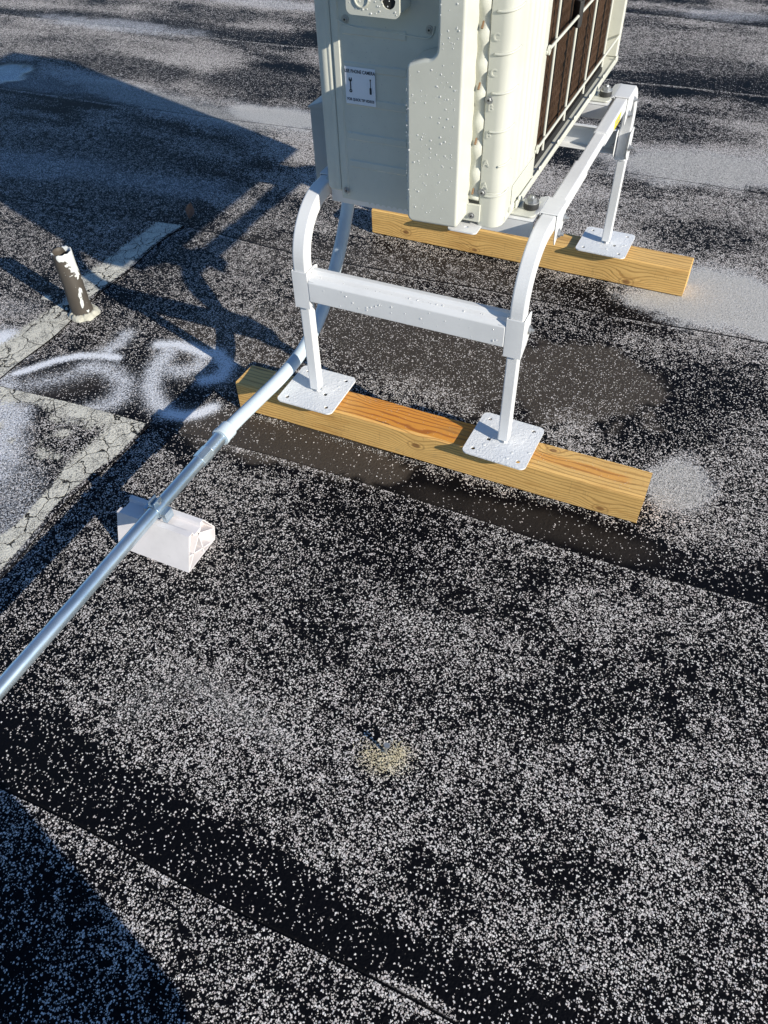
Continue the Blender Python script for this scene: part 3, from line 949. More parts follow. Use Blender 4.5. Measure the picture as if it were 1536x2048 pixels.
# mounting rails with saddles over the side tubes
for y0, y1 in ((0.165, 0.250), (0.800, 0.885)):
    bm = bmesh.new()
    ym = (y0 + y1) / 2
    zr = 0.583
    holes = []
    for hx in (0.340,):
        holes.append(rrect(hx - 0.006, hx + 0.006, ym - 0.005, ym + 0.003, 0.0025, 3))
    holed(bm, [(XL + 0.022, y0), (XR - 0.022, y0), (XR - 0.022, y1), (XL + 0.022, y1)], [rrect(0.320, 0.3325, y0 + 0.045, y0 + 0.052, 0.003, 3)] if False else [], 2, zr - 0.003, zr)
    box(bm, XL + 0.022, XR - 0.022, y0, y0 + 0.003, zr - 0.036, zr - 0.003)
    box(bm, XL + 0.022, XR - 0.022, y1 - 0.003, y1, zr - 0.036, zr - 0.003)
    under(from_bm('mounting_rail', bm, M['stand'], bevel=0.0012, seg=1), ST)
for i, (a, b) in enumerate(((0.193, 0.262), (0.842, 0.930))):
    for x, sx in ((XL, -1), (XR, 1)):
        bm = bmesh.new()
        h = 0.0195
        box(bm, x - h, x + h, a, b, ZT + 0.0165, ZT + 0.0195)
        m_ = (a + b) / 2
        for q in (-1, 1):
            lowz = ZT - (0.045 if q == sx else 0.024)
            prism(bm, [(a, ZT + 0.0165), (b, ZT + 0.0165), (b, ZT - 0.012), (b - 0.012, lowz + 0.010), (a + 0.016, lowz + 0.004), (a + 0.006, lowz - 0.004), (a, lowz + 0.012)], 0, x + q * h, x + q * (h - 0.0028))
        # sloping ear down to the rail
        e0 = x - sx * h
        prism(bm, [(e0, ZT + 0.0165), (e0, ZT + 0.0195), (e0 - sx * 0.018, ZT + 0.0145), (e0 - sx * 0.018, ZT + 0.0118)], 1, a - 0.008, b + 0.004)
        under(from_bm('saddle', bm, M['stand'], bevel=0.001, seg=1), ST)
        hexbolt((x + sx * h, a + 0.022 if i == 0 else a + 0.03, ZT - 0.030), (sx, 0, 0), 0.0075, 0.006)
        hexbolt((x + sx * h, b - 0.006 if i else b - 0.012, ZT - 0.012), (sx, 0, 0), 0.0060, 0.005)
# yellow sticker on the right top tube (outer face)
bm = bmesh.new(); box(bm, XR + 0.0158, XR + 0.0166, 0.712, 0.775, ZT - 0.0105, ZT + 0.0105)
sk_ = under(from_bm('warning_sticker', bm, M['yellow']), ST); sk_['label'] = 'small yellow sticker on the top tube'
bm = bmesh.new()
for i in range(5):
    yy = 0.722 + i * 0.010
    box(bm, XR + 0.0167, XR + 0.0170, yy, yy + 0.0055, ZT - 0.006 + 0.002 * (i % 2), ZT + 0.0065 - 0.003 * ((i + 1) % 2))
pr = from_bm('print', bm, M['cream_dark']); pr.parent = sk_; pr.matrix_parent_inverse = sk_.matrix_parent_inverse.copy() @ Matrix.Identity(4)
pr.matrix_parent_inverse = Matrix.Identity(4); pr.matrix_world = Matrix.Identity(4)

# ------------------------------------------------------------------ AIR CONDITIONER
AC = thing('air_conditioner', 'cream outdoor air conditioning unit with water drops and a caged brown coil', 'air conditioner', (0.09, 0.58, 0.60))
SHIFT = {'side_panel', 'pressed_rib', 'panel_flange', 'corner_post', 'sticker', 'cover_edge'}
def ac(name, bm, mat='cream', **kw):
    if name in SHIFT:
        bmesh.ops.translate(bm, verts=bm.verts, vec=(-0.007, 0.013, -0.005))
    return under(from_bm(name, bm, M[mat], **kw), AC)
ZB, ZTOP = 0.598, 1.340
# core
bm = bmesh.new(); box(bm, -0.098, 0.235, 0.128, 1.075, ZB + 0.0065, ZTOP - 0.01)
ac('cabinet', bm)
bm = bmesh.new(); box(bm, -0.104, 0.292, 0.092, 1.092, ZTOP - 0.022, ZTOP + 0.004)
ac('top_cover', bm, bevel=0.006)
# base pan with little drainage bumps
bm = bmesh.new(); box(bm, -0.100, 0.285, 0.126, 1.085, ZB - 0.004, ZB + 0.006)
box(bm, 0.2855, 0.2895, 0.185, 1.085, ZB - 0.006, ZB + 0.009)
ac('base_pan', bm, bevel=0.0015)
for k_ in range(7):
    bm = bmesh.new()
    yy = 0.20 + k_ * 0.142
    cyl(bm, (0.2895, yy, ZB + 0.010), (0.2915, yy, ZB + 0.010), 0.006, 0.0045, 12)
    ac('rivet', bm)
# left corner post with vertical swages
pts = [(-0.060, 0.101), (-0.066, 0.0985), (-0.071, 0.1005), (-0.076, 0.0985), (-0.083, 0.100), (-0.090, 0.104), (-0.096, 0.113), (-0.0975, 0.124), (-0.096, 0.16), (-0.060, 0.16)]
bm = bmesh.new(); prism(bm, pts, 2, ZB + 0.010, ZTOP - 0.022)
ac('corner_post', bm, bevel=0.0012, seg=1)
# side panel: sheet with pressed ribs and a toothed lower edge
bm = bmesh.new()
edge_pts = [(-0.0585, ZTOP - 0.022), (-0.0585, ZB - 0.006)]
xx_ = -0.04
edge_pts += [(-0.01, ZB - 0.007)]
x_ = 0.0
while x_ < 0.085:
    edge_pts += [(x_, ZB - 0.006), (x_ + 0.004, ZB - 0.0105), (x_ + 0.008, ZB - 0.006), (x_ + 0.0105, ZB - 0.006)]
    x_ += 0.0125
edge_pts += [(0.21, ZB - 0.006), (0.21, ZTOP - 0.022)]
prism(bm, edge_pts, 1, 0.100, 0.112)
ac('side_panel', bm)
for zz in (0.905, 0.846, 0.786, 0.722, 0.668):
    bm = bmesh.new()
    prof = [(0.1002, zz + 0.008), (0.0982, zz + 0.0055), (0.0982, zz - 0.0055), (0.1002, zz - 0.008)]
    prism(bm, prof, 0, -0.036, 0.088)
    ac('pressed_rib', bm)
# vertical flange beside the left post
bm = bmesh.new(); prism(bm, [(-0.0570, 0.1002), (-0.0545, 0.0975), (-0.044, 0.0975), (-0.0415, 0.1002)], 2, ZB, ZTOP - 0.022)
ac('panel_flange', bm)
# valve cover: big protruding box with a notch at its upper left corner
def arc(cx, cz, r, a0, a1, n=6):
    return [(cx + r * math.cos(R(a0 + (a1 - a0) * i / n)), cz + r * math.sin(R(a0 + (a1 - a0) * i / n))) for i in range(n + 1)]
out_ = [(0.213, ZTOP - 0.022), (0.213, 0.616)] + arc(0.207, 0.610, 0.006, 0, -90, 3) + arc(0.122, 0.614, 0.012, -90, -180, 5)
out_ += [(0.110, 0.868)] + arc(0.120, 0.872, 0.010, 180, 110, 4) + [(0.130, 0.886), (0.143, 0.890)] + arc(0.146, 0.909, 0.019, -80, 0, 5) + [(0.1655, 0.93), (0.1655, ZTOP - 0.022)]
bm = bmesh.new(); prism(bm, [(a + 0.002, b + 0.002) for a, b in out_], 1, 0.1125, 0.0405)
bm.verts.ensure_lookup_table()
ac('valve_cover', bm, bevel=0.0075, seg=4)
# lower flange of the valve cover and small foot bracket seen below it
bm = bmesh.new(); box(bm, 0.206, 0.242, 0.094, 0.100, 0.598, 0.632)
ac('cover_lug', bm, bevel=0.001)
# knock-out plate at the top with an open hole and a closed knock-out
bm = bmesh.new()
holed(bm, rrect(-0.004, 0.094, 0.941, 1.06, 0.010, 5), [circle(0.0745, 0.966, 0.0125, 24)], 1, 0.0560, 0.0590)
kp = ac('knockout_plate', bm)
bm = bmesh.new(); box(bm, -0.001, 0.091, 0.0592, 0.1125, 0.9445, 1.055)
o = ac('pipe_shroud', bm, bevel=0.004)
bm = bmesh.new(); cyl(bm, (0.0745, 0.0588, 0.966), (0.0745, 0.0591, 0.966), 0.0124, n=24); 
ac('open_hole', bm, 'dark')
bm = bmesh.new()
for rr in (0.0135,):
    ring = circle(0.026, 0.966, rr, 24); inn = circle(0.026, 0.966, rr - 0.0016, 24)
    holed(bm, ring, [inn], 1, 0.0535, 0.0558)
ac('knockout_ring', bm)
# embossed edge line of the electrical cover
pth = catmull([(-0.055, 0.0985, 0.925), (-0.02, 0.0985, 0.912), (0.05, 0.0985, 0.909), (0.115, 0.0985, 0.906), (0.135, 0.0985, 0.909), (0.142, 0.0985, 0.925)], 6)
bm = bmesh.new(); sweep(bm, pth, circle(0, 0, 0.0013, 6), up=Vector((0, 1, 0)))
ac('cover_edge', bm, 'cream')
# slot between valve cover and coil cover, wavy gasket inside
bm = bmesh.new(); box(bm, 0.2105, 0.236, 0.118, 0.122, ZB + 0.03, ZTOP - 0.022)
ac('recess', bm)
bm = bmesh.new()
N_ = 200
for i in range(N_):
    z0 = ZB + 0.04 + i * (ZTOP - 0.022 - ZB - 0.045) / N_
    z1 = ZB + 0.04 + (i + 1) * (ZTOP - 0.022 - ZB - 0.045) / N_
    def wv(z): 
        return 0.1020 + 0.0020 * math.sin(2 * math.pi * z / 0.0465), 0.2285 + 0.002 * math.sin(2 * math.pi * z / 0.0465 + 1.0)
    (y0_, xa0), (y1_, xa1) = wv(z0), wv(z1)
    a_ = bm.verts.new((xa0 - 0.0155, y0_ + 0.003, z0)); b_ = bm.verts.new((0.236, y0_ + 0.002, z0))
    c_ = bm.verts.new((0.236, y1_ + 0.002, z1)); d_ = bm.verts.new((xa1 - 0.0155, y1_ + 0.003, z1))
    bm.faces.new((a_, b_, c_, d_))
bmesh.ops.remove_doubles(bm, verts=bm.verts, dist=1e-6)
o = ac('wavy_gasket', bm, smooth=True)
md = o.modifiers.new('s', 'SOLIDIFY'); md.thickness = 0.0015
zz = ZB + 0.052
while zz < ZTOP - 0.05:
    bm = bmesh.new()
    cyl(bm, (0.2235, 0.0975, zz), (0.2235, 0.1045, zz + 0.009), 0.0022, 0.0016, 8)
    ac('tube_end', bm, 'copper')
    zz += 0.093
# coil cover: folded corner panel with raised ribs
cp = [(0.236, 0.104), (0.238, 0.1005), (0.258, 0.0985), (0.268, 0.1005), (0.2765, 0.107), (0.2815, 0.117), (0.2835, 0.130), (0.284, 0.142),
      (0.2865, 0.146), (0.2865, 0.151), (0.2835, 0.155)]
for yy in (0.176, 0.206, 0.236, 0.266):
    cp += [(0.2835, yy), (0.2865, yy + 0.004), (0.2865, yy + 0.009), (0.2835, yy + 0.013)]
cp += [(0.2835, 0.312), (0.278, 0.314), (0.255, 0.314), (0.236, 0.314)]
bm = bmesh.new(); prism(bm, cp, 2, ZB + 0.060, ZTOP - 0.022)
ac('coil_cover', bm, bevel=0.0008, seg=1)
cp2 = [(0.236, 0.104), (0.238, 0.1005), (0.258, 0.0985), (0.268, 0.1005), (0.2765, 0.107), (0.2815, 0.117), (0.2835, 0.130), (0.284, 0.312), (0.236, 0.312)]
bm = bmesh.new(); prism(bm, cp2, 2, ZB - 0.010, ZB + 0.060)
# raised slanting swage on the lower foot
ac('cover_foot', bm, bevel=0.002, seg=2)
bm = bmesh.new(); prism(bm, [(0.158, 0.612), (0.300, 0.612), (0.300, 0.650), (0.158, 0.650)], 0, 0.2835, 0.2862)
ac('cover_swage', bm, bevel=0.0012, seg=1)
for (yy, zz) in ((0.150, 0.606), (0.302, 0.604)):
    bm = bmesh.new(); holed(bm, circle(yy, zz, 0.0055, 14), [circle(yy, zz, 0.0030, 14)], 0, 0.284, 0.2865)
    ac('screw_hole', bm)
# ribs round the corner
for zz in [0.650, 0.706, 0.768, 0.832, 0.893, 0.955, 1.015, 1.075, 1.135, 1.195, 1.255]:
    pth = [(0.2475, 0.0992, zz), (0.258, 0.0982, zz + 0.0005), (0.2685, 0.1002, zz + 0.002), (0.2772, 0.1070, zz + 0.004), (0.2822, 0.117, zz + 0.006), (0.2842, 0.130, zz + 0.008)]
    if zz == 0.706: pth = pth[2:]
    bm = bmesh.new(); sweep(bm, catmull(pth, 4), circle(0, 0, 0.0021, 7), up=Vector((0, 0, 1)))
    ac('corner_rib', bm, smooth=True)

def text_mesh(s, size, name, parent, mat, loc, rot, depth=0.0004, shear=0, bold=0.0):
    cu = bpy.data.curves.new(name, 'FONT')
    cu.body = s; cu.size = size; cu.extrude = depth; cu.align_x = 'CENTER'; cu.align_y = 'CENTER'; cu.offset = bold
    tmp = bpy.data.objects.new('tmp', cu)
    COL.objects.link(tmp)
    dg = bpy.context.evaluated_depsgraph_get()
    me = bpy.data.meshes.new_from_object(tmp.evaluated_get(dg))
    bpy.data.objects.remove(tmp); bpy.data.curves.remove(cu)
    me.transform(Matrix.Translation(loc) @ rot)
    o = bpy.data.objects.new(name, me); COL.objects.link(o)
    me.materials.clear(); me.materials.append(M[mat])
    o.parent = parent
    if parent.parent is None:
        o.matrix_parent_inverse = Matrix.Translation(parent.location).inverted()
    return o
FRONT = Matrix.Rotation(R(90), 4, 'X')
for s, zz, xx in (('A', 0.669, 0.2455), ('A', 0.711, 0.2455), ('B', 0.762, 0.2460), ('B', 0.808, 0.2465), ('C', 0.864, 0.2475), ('C', 0.918, 0.248), ('D', 0.985, 0.248), ('D', 1.04, 0.248)):
    if s == 'D': continue
    text_mesh(s, 0.017, 'raised_letter', AC, 'cream', (xx + 0.0015, 0.0995, zz), FRONT, 0.0011, bold=0.0004)

# screws
def screw(p, d, r=0.0048):
    p = Vector(p); d = Vector(d)
    bm = bmesh.new()
    cyl(bm, p, p + d * 0.0008, r * 1.5, r * 1.45, 16)
    cyl(bm, p, p + d * 0.0032, r, r * 0.8, 6 if r > 0.0045 else 12)
    o = under(from_bm('screw', bm, M['steel']), AC)
    bm = bmesh.new(); cyl(bm, p + d * 0.0033, p + d * 0.0036, r * 0.4, n=6)
    s_ = from_bm('drive', bm, M['dark']); s_.parent = o; s_.matrix_parent_inverse = Matrix.Translation(AC.location); s_.matrix_parent_inverse = Matrix.Identity(4); s_.matrix_world = Matrix.Identity(4)
    return o
for p in ((-0.036, 0.1125, 0.916), (0.125, 0.1125, 0.914), (-0.053, 0.1100, 0.606), (0.2435, 0.099, 0.821), (0.2425, 0.099, 0.656)):
    screw(p, (0, -1, 0))
screw((0.226, 0.0935, 0.610), (0, -1, 0), 0.0042)

# sticker with its lettering (the square code is left out)
bm = bmesh.new(); box(bm, -0.0345, 0.0270, 0.0965, 0.0975, 0.7825, 0.8465)
o_st = ac('sticker', bm, 'sticker'); o_st['label'] = 'white instruction sticker with black lettering and tool icons'
def sub(o, p):
    o.parent = p; o.matrix_parent_inverse = Matrix.Identity(4); return o
bpy.context.view_layer.update()
def sub_world(o, p):
    """parent without moving: o's mesh is in world coordinates, p sits under AC with identity world matrix"""
    o.parent = p; o.matrix_parent_inverse = Matrix.Identity(4)
    return o
sx_ = -0.01075
for s, zz in (('USE PHONE CAMERA', 0.8390), ('FOR QUICK TIP VIDEOS', 0.7905)):
    t_ = text_mesh(s, 0.0082 if 'USE' in s else 0.0066, 'lettering', AC, 'ink', (sx_, 0.1092, zz - 0.005), FRONT @ Matrix.Diagonal((0.80, 1, 1, 1)), 0.0002, bold=0.00010)
    sub_world(t_, o_st)
# wrench icon
bm = bmesh.new()
zc = 0.810
xw = -0.0305
prism(bm, [(xw - 0.0011, zc - 0.007), (xw + 0.0011, zc - 0.007), (xw + 0.0011, zc + 0.006), (xw - 0.0011, zc + 0.006)], 1, 0.1090, 0.1094)
prism(bm, [(xw - 0.0011, zc + 0.006), (xw + 0.0011, zc + 0.006), (xw + 0.0034, zc + 0.0085), (xw + 0.0032, zc + 0.0125), (xw + 0.0014, zc + 0.0135), (xw + 0.0012, zc + 0.0100), (xw - 0.0012, zc + 0.0100), (xw - 0.0014, zc + 0.0135), (xw - 0.0032, zc + 0.0125), (xw - 0.0034, zc + 0.0085)], 1, 0.1090, 0.1094)
holed(bm, circle(xw, zc - 0.0095, 0.0030, 14), [circle(xw, zc - 0.0095, 0.0012, 10)], 1, 0.1090, 0.1094)
sub_world(from_bm('wrench_icon', bm, M['ink']), o_st)
# screwdriver icon
bm = bmesh.new()
xw = 0.0105
prism(bm, [(xw - 0.0006, zc), (xw + 0.0006, zc), (xw + 0.0006, zc + 0.010), (xw + 0.0014, zc + 0.0125), (xw + 0.0010, zc + 0.014), (xw - 0.0010, zc + 0.014), (xw - 0.0014, zc + 0.0125), (xw - 0.0006, zc + 0.010)], 1, 0.1090, 0.1094)
prism(bm, rrect(xw - 0.0020, xw + 0.0020, zc - 0.012, zc - 0.0002, 0.0014, 3), 1, 0.1090, 0.1094)
sub_world(from_bm('screwdriver_icon', bm, M['ink']), o_st)

# ---- coil: wavy brown fins
CY0, CY1 = 0.316, 0.955
XF = 0.2705
me = bpy.data.meshes.new('coil_fins')
nf, nz_ = 270, 70
ys_ = np.linspace(CY0, CY1, nf)
zs_ = np.linspace(ZB + 0.026, ZTOP - 0.024, nz_)
wav = 0.0016 * np.sin(zs_ * 2 * math.pi / 0.0211)
vv = []; ff = []
for i, y in enumerate(ys_):
    jig = 0.0005 * math.sin(i * 2.3) + 0.0004 * random.uniform(-1, 1)
    b0 = len(vv)
    for z, wv_ in zip(zs_, wav):
        vv.append((XF + wv_ + jig, y - 0.0003 + 0.0009 * math.sin(z * 297), z))
        vv.append((XF - 0.024, y - 0.0003, z))
    for j in range(nz_ - 1):
        a = b0 + 2 * j
        ff.append((a, a + 1, a + 3, a + 2))
me.from_pydata(vv, [], ff); me.update()
o = link('coil_fins', me, M['fin']); under(o, AC)
md = o.modifiers.new('s', 'SOLIDIFY'); md.thickness = 0.0007
o['kind'] = 'stuff'
bm = bmesh.new(); box(bm, 0.2355, 0.2425, CY0 - 0.001, CY1 + 0.002, ZB + 0.0245, ZTOP - 0.023)
ac('coil_back', bm, 'fin')
# thin dark dividing gaps every third of a cage bay
for yy in np.arange(0.43, 0.95, 0.0877):
    bm = bmesh.new(); box(bm, XF - 0.004, XF + 0.0036, yy, yy + 0.0010, ZB + 0.028, ZTOP - 0.03)
    ac('coil_tie', bm, 'dark')
# far corner post
bm = bmesh.new(); prism(bm, [(0.240, 1.074), (0.284, 1.074), (0.2865, 1.080), (0.286, 1.090), (0.27, 1.093), (0.240, 1.090)], 2, ZB + 0.0075, ZTOP - 0.022)
ac('rear_post', bm, bevel=0.002)
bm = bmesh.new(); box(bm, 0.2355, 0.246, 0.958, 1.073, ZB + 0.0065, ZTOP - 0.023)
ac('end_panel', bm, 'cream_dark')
bm = bmesh.new(); box(bm, 0.2360, 0.2745, 0.3145, 0.956, ZB + 0.007, ZB + 0.024)  # black bar stands in for the shade under the coil
ac('gap_shade', bm, 'dark')
# wire guard
def wire(p0, p1, r=0.0029):
    bm = bmesh.new(); cyl(bm, p0, p1, r, n=10)
    return ac('guard_wire', bm, 'cream', smooth=False)
for yy in (0.383, 0.551, 0.722, 0.912):
    wire((0.2800, yy, ZB + 0.032), (0.2800, yy, ZTOP - 0.03))
for zz in (0.660, 0.842, 1.024, 1.206):
    wire((0.2845, 0.300, zz - 0.002), (0.2845, 1.076, zz - 0.002))
for zz in (0.660, 0.842, 1.024, 1.206):
    bm = bmesh.new(); holed(bm, circle(0.312, zz, 0.0085, 14), [circle(0.312, zz, 0.0035, 10)], 0, 0.2855, 0.2890)
    ac('guard_clip', bm)
# black spacer that holds the guard off the coil
bm = bmesh.new(); prism(bm, [(0.270, 0.545), (0.286, 0.532), (0.291, 0.540), (0.288, 0.560), (0.270, 0.578)], 2, 0.818, 0.866)
ac('black_spacer', bm, 'rubber', bevel=0.002)
# mounting feet, grommets and bolts
for yy in (0.2075, 0.8425):
    for fx, sx in ((0.286, 1), (-0.096, -1)):
        bm = bmesh.new()
        prism(bm, rrect(min(fx - sx * 0.02, fx + sx * 0.0445), max(fx - sx * 0.02, fx + sx * 0.0445), yy - 0.034, yy + 0.034, 0.010, 4), 2, 0.5845, 0.5885)
        foot = ac('mounting_foot', bm, 'cream', bevel=0.001, seg=1)
        bx = fx + sx * 0.028
        bm = bmesh.new(); cyl(bm, (bx, yy, 0.589), (bx, yy, 0.601), 0.0155, n=24)
        ac('grommet', bm, 'rubber', bevel=0.0015)
        bm = bmesh.new(); cyl(bm, (bx, yy, 0.6012), (bx, yy, 0.6035), 0.0150, n=24); cyl(bm, (bx, yy, 0.6035), (bx, yy, 0.611), 0.0102, 0.0095, n=6); cyl(bm, (bx, yy, 0.611), (bx, yy, 0.6145), 0.0055, 0.0045, n=12)
        ac('hold_down_bolt', bm, 'steel')
# small white lug under the valve cover
bm = bmesh.new(); holed(bm, rrect(0.186, 0.246, 0.066, 0.112, 0.008, 4), [circle(0.220, 0.086, 0.0045, 12)], 2, 0.5865, 0.5890)
under(from_bm('foot_lug', bm, M['stand']), AC)

# water drops on the valve cover, stand and plates (too many to count)
def drops(name, spots, parent):
    vv = []; ff = []
    for (p, nrm, r, fl) in spots:
        p = Vector(p); nrm = Vector(nrm); q = nrm.to_track_quat('Z', 'Y')
        b0 = len(vv); K = 8
        vv.append(tuple(p + nrm * (r * fl)))
        for (rr, hh) in ((0.62, 0.80), (1.0, 0.12), (0.96, -0.05)):
            for i in range(K):
                a = 2 * math.pi * i / K
                vv.append(tuple(p + q @ Vector((r * rr * math.cos(a), r * rr * math.sin(a), r * fl * hh))))
        for i in range(K):
            j = (i + 1) % K
            ff.append((b0, b0 + 1 + i, b0 + 1 + j))
            for m_ in range(2):
                ff.append((b0 + 1 + m_ * K + i, b0 + 1 + (m_ + 1) * K + i, b0 + 1 + (m_ + 1) * K + j, b0 + 1 + m_ * K + j))
        ff.append(tuple(b0 + 1 + 2 * K + i for i in range(K))[::-1])
    me = bpy.data.meshes.new(name); me.from_pydata(vv, [], ff); me.update()
    o = link(name, me, M['water'], smooth=True)
    under(o, parent); o['kind'] = 'stuff'
    return o
rd = random.Random(3)
sp = []
for _ in range(520):
    x = rd.uniform(0.115, 0.206); z = rd.uniform(0.62, 1.30)
    if z > 0.88 and x < 0.172: continue
    sp.append(((x, 0.0407, z), (0, -1, 0), rd.choice((0.0006, 0.0008, 0.0010, 0.0012, 0.0017)) * rd.uniform(0.8, 1.1), 0.75))
for _ in range(90):
    sp.append(((0.1105 + rd.uniform(0, .003), 0.0445 + rd.uniform(-.002, .003), rd.uniform(0.62, 0.87)), (-0.7, -0.7, 0), rd.uniform(0.001, 0.0018), 0.8))
for _ in range(60):
    sp.append(((rd.uniform(0.0, 0.09), 0.0560, rd.uniform(0.945, 1.02)), (0, -1, 0), rd.uniform(0.0008, 0.0018), 0.8))
for _ in range(150):
    sp.append(((rd.uniform(-0.042, 0.08), 0.1129, rd.uniform(0.60, 0.92)), (0, -1, 0), rd.uniform(0.0005, 0.0009), 0.7))
drops('water_drops', sp, AC)
sp = []
for _ in range(70):
    sp.append(((rd.uniform(XL + 0.03, XR - 0.03), YF - 0.0005 + rd.uniform(-0.009, 0.006), 0.4325), (0, 0, 1), rd.choice((0.0012, 0.0018, 0.003)), 0.55))
for _ in range(30):
    sp.append(((rd.uniform(XL + 0.03, XR - 0.03), YF - 0.0202, rd.uniform(0.38, 0.42)), (0, -1, 0), rd.choice((0.0010, 0.0014, 0.002)), 0.7))
for (lx, ly) in ((XL, YF), (XR, YF), (XR + 0.006, YR)):
    for _ in range(14):
        ax, ay = rd.uniform(-0.068, 0.068), rd.uniform(-0.068, 0.068)
        sp.append(((lx + ax, ly + ay, PZ + 0.0035), (0, 0, 1), rd.choice((0.0015, 0.0025, 0.0045)), 0.28))
drops('water_drops', sp, ST)

# ------------------------------------------------------------------ ELECTRICAL BOX behind the unit
EB = thing('disconnect_box', 'grey metal electrical box behind the left edge of the air conditioner', 'electrical box', (-0.21, 0.42, 0.50))
bm = bmesh.new(); box(bm, -0.248, -0.150, 0.325, 0.50, 0.500, 0.672)
under(from_bm('enclosure', bm, M['box_grey'], bevel=0.002), EB)
bm = bmesh.new(); prism(bm, [(-0.252, 0.672), (-0.2, 0.690), (-0.148, 0.690), (-0.148, 0.674), (-0.252, 0.668)], 1, 0.322, 0.505)
under(from_bm('lid', bm, M['box_grey'], bevel=0.0015), EB)
bm = bmesh.new(); box(bm, -0.216, -0.150, 0.3195, 0.3245, 0.51, 0.648)
dr_ = under(from_bm('door', bm, M['box_grey'], bevel=0.002), EB)
bm = bmesh.new(); cyl(bm, (-0.205, 0.3190, 0.660), (-0.205, 0.3245, 0.660), 0.003, n=10)
under(from_bm('screw', bm, M['dark']), EB)
bm = bmesh.new(); cyl(bm, (-0.16, 0.50, 0.60), (-0.11, 0.50, 0.60), 0.012, n=12)
under(from_bm('whip_fitting', bm, M['galv']), EB)

# ------------------------------------------------------------------ CONDUIT
CD = thing('electrical_conduit', 'long conduit of galvanised pipe and bent grey plastic running to the unit', 'conduit', (-0.268, -0.4, 0.1))
CZ = 0.1155
straight = [(-0.292, -2.15, CZ), (-0.270, -0.95, CZ), (-0.2665, -0.47, CZ), (-0.262, -0.235, CZ + 0.001)]
bm = bmesh.new(); sweep(bm, catmull(straight, 10), circle(0, 0, 0.0148, 24), up=Vector((0, 0, 1)))
under(from_bm('metal_pipe', bm, M['galv'], smooth=True), CD)
def seg(p0, p1, r, name, mat, n=24, bev=0.001):
    bm = bmesh.new(); cyl(bm, p0, p1, r, n=n)
    return under(from_bm(name, bm, M[mat], bevel=bev), CD)
seg((-0.2645, -0.305, CZ), (-0.2632, -0.268, CZ), 0.0185, 'compression_nut', 'galv', 8)
seg((-0.2632, -0.268, CZ), (-0.2612, -0.205, CZ + .002), 0.0172, 'connector', 'galv')
bend = [(-0.2605, -0.215, CZ + 0.002), (-0.2560, -0.150, CZ + 0.003), (-0.2450, -0.060, CZ + 0.006), (-0.2310, 0.030, CZ + 0.014),
        (-0.2170, 0.110, CZ + 0.036), (-0.2070, 0.190, CZ + 0.078), (-0.2020, 0.262, CZ + 0.140), (-0.2000, 0.328, CZ + 0.215),
        (-0.1990, 0.378, CZ + 0.290), (-0.1985, 0.402, CZ + 0.345), (-0.198, 0.410, 0.503)]
bm = bmesh.new(); sweep(bm, catmull(bend, 7), circle(0, 0, 0.0165, 28), up=Vector((1, 0, 0)))
under(from_bm('plastic_bend', bm, M['pvc_grey'], smooth=True), CD)
seg((-0.2612, -0.212, CZ + 0.002), (-0.2588, -0.180, CZ + 0.003), 0.0212, 'coupling', 'pvc_grey', 32, 0.003)
seg((-0.2614, -0.218, CZ + 0.002), (-0.2612, -0.209, CZ + 0.002), 0.0225, 'coupling_rim', 'pvc_grey', 32, 0.001)

# ------------------------------------------------------------------ SUPPORT BLOCK
SB = thing('pipe_support_block', 'white plastic rooftop support block with cross ribs under the metal conduit', 'pipe support', (-0.27, -0.47, 0.0))
bx0, bx1 = -0.366, -0.174
prof_o = [(-0.523, 0.002), (-0.4900, 0.089), (-0.476, 0.089), (-0.474, 0.078), (-0.448, 0.078), (-0.446, 0.089), (-0.435, 0.089), (-0.407, 0.036), (-0.416, 0.002)]
def offset_in(pts, d_):
    cx = sum(p[0] for p in pts) / len(pts); cz = sum(p[1] for p in pts) / len(pts)
    o = []
    n = len(pts)
    for i in range(n):
        a = Vector(pts[i - 1]); b = Vector(pts[i]); c = Vector(pts[(i + 1) % n])
        e1 = (b - a).normalized(); e2 = (c - b).normalized()
        nn = Vector((-e1.y, e1.x)) + Vector((-e2.y, e2.x))
        if nn.length < 1e-6: nn = Vector((-e1.y, e1.x))
        nn.normalize()
        s_ = 1.0
        o.append((b.x + nn.x * d_, b.y + nn.y * d_))
    return o
def _area(p):
    return abs(sum(p[k][0] * p[(k + 1) % len(p)][1] - p[(k + 1) % len(p)][0] * p[k][1] for k in range(len(p))) / 2)
OFFNEG = _area(offset_in(prof_o, -0.0022)) < _area(prof_o)
inner = offset_in(prof_o, -0.0022) if OFFNEG else offset_in(prof_o, 0.0022)
bm = bmesh.new()
rg = [[bm.verts.new((x, p[0], p[1])) for p in pl] for x in (bx0, bx1) for pl in (prof_o, inner)]
n_ = len(prof_o)
for i in range(n_):
    j = (i + 1) % n_
    bm.faces.new((rg[0][i], rg[0][j], rg[1][j], rg[1][i])); bm.faces.new((rg[2][i], rg[3][i], rg[3][j], rg[2][j]))
    bm.faces.new((rg[0][i], rg[2][i], rg[2][j], rg[0][j])); bm.faces.new((rg[1][i], rg[1][j], rg[3][j], rg[3][i]))
under(from_bm('shell', bm, M['white_plastic']), SB)
bm = bmesh.new(); prism(bm, inner, 0, bx1 - 0.032, bx1 - 0.030)
under(from_bm('web', bm, M['white_plastic']), SB)
bm = bmesh.new(); prism(bm, inner, 0, bx0 + 0.02, bx0 + 0.022)
under(from_bm('web', bm, M['white_plastic']), SB)
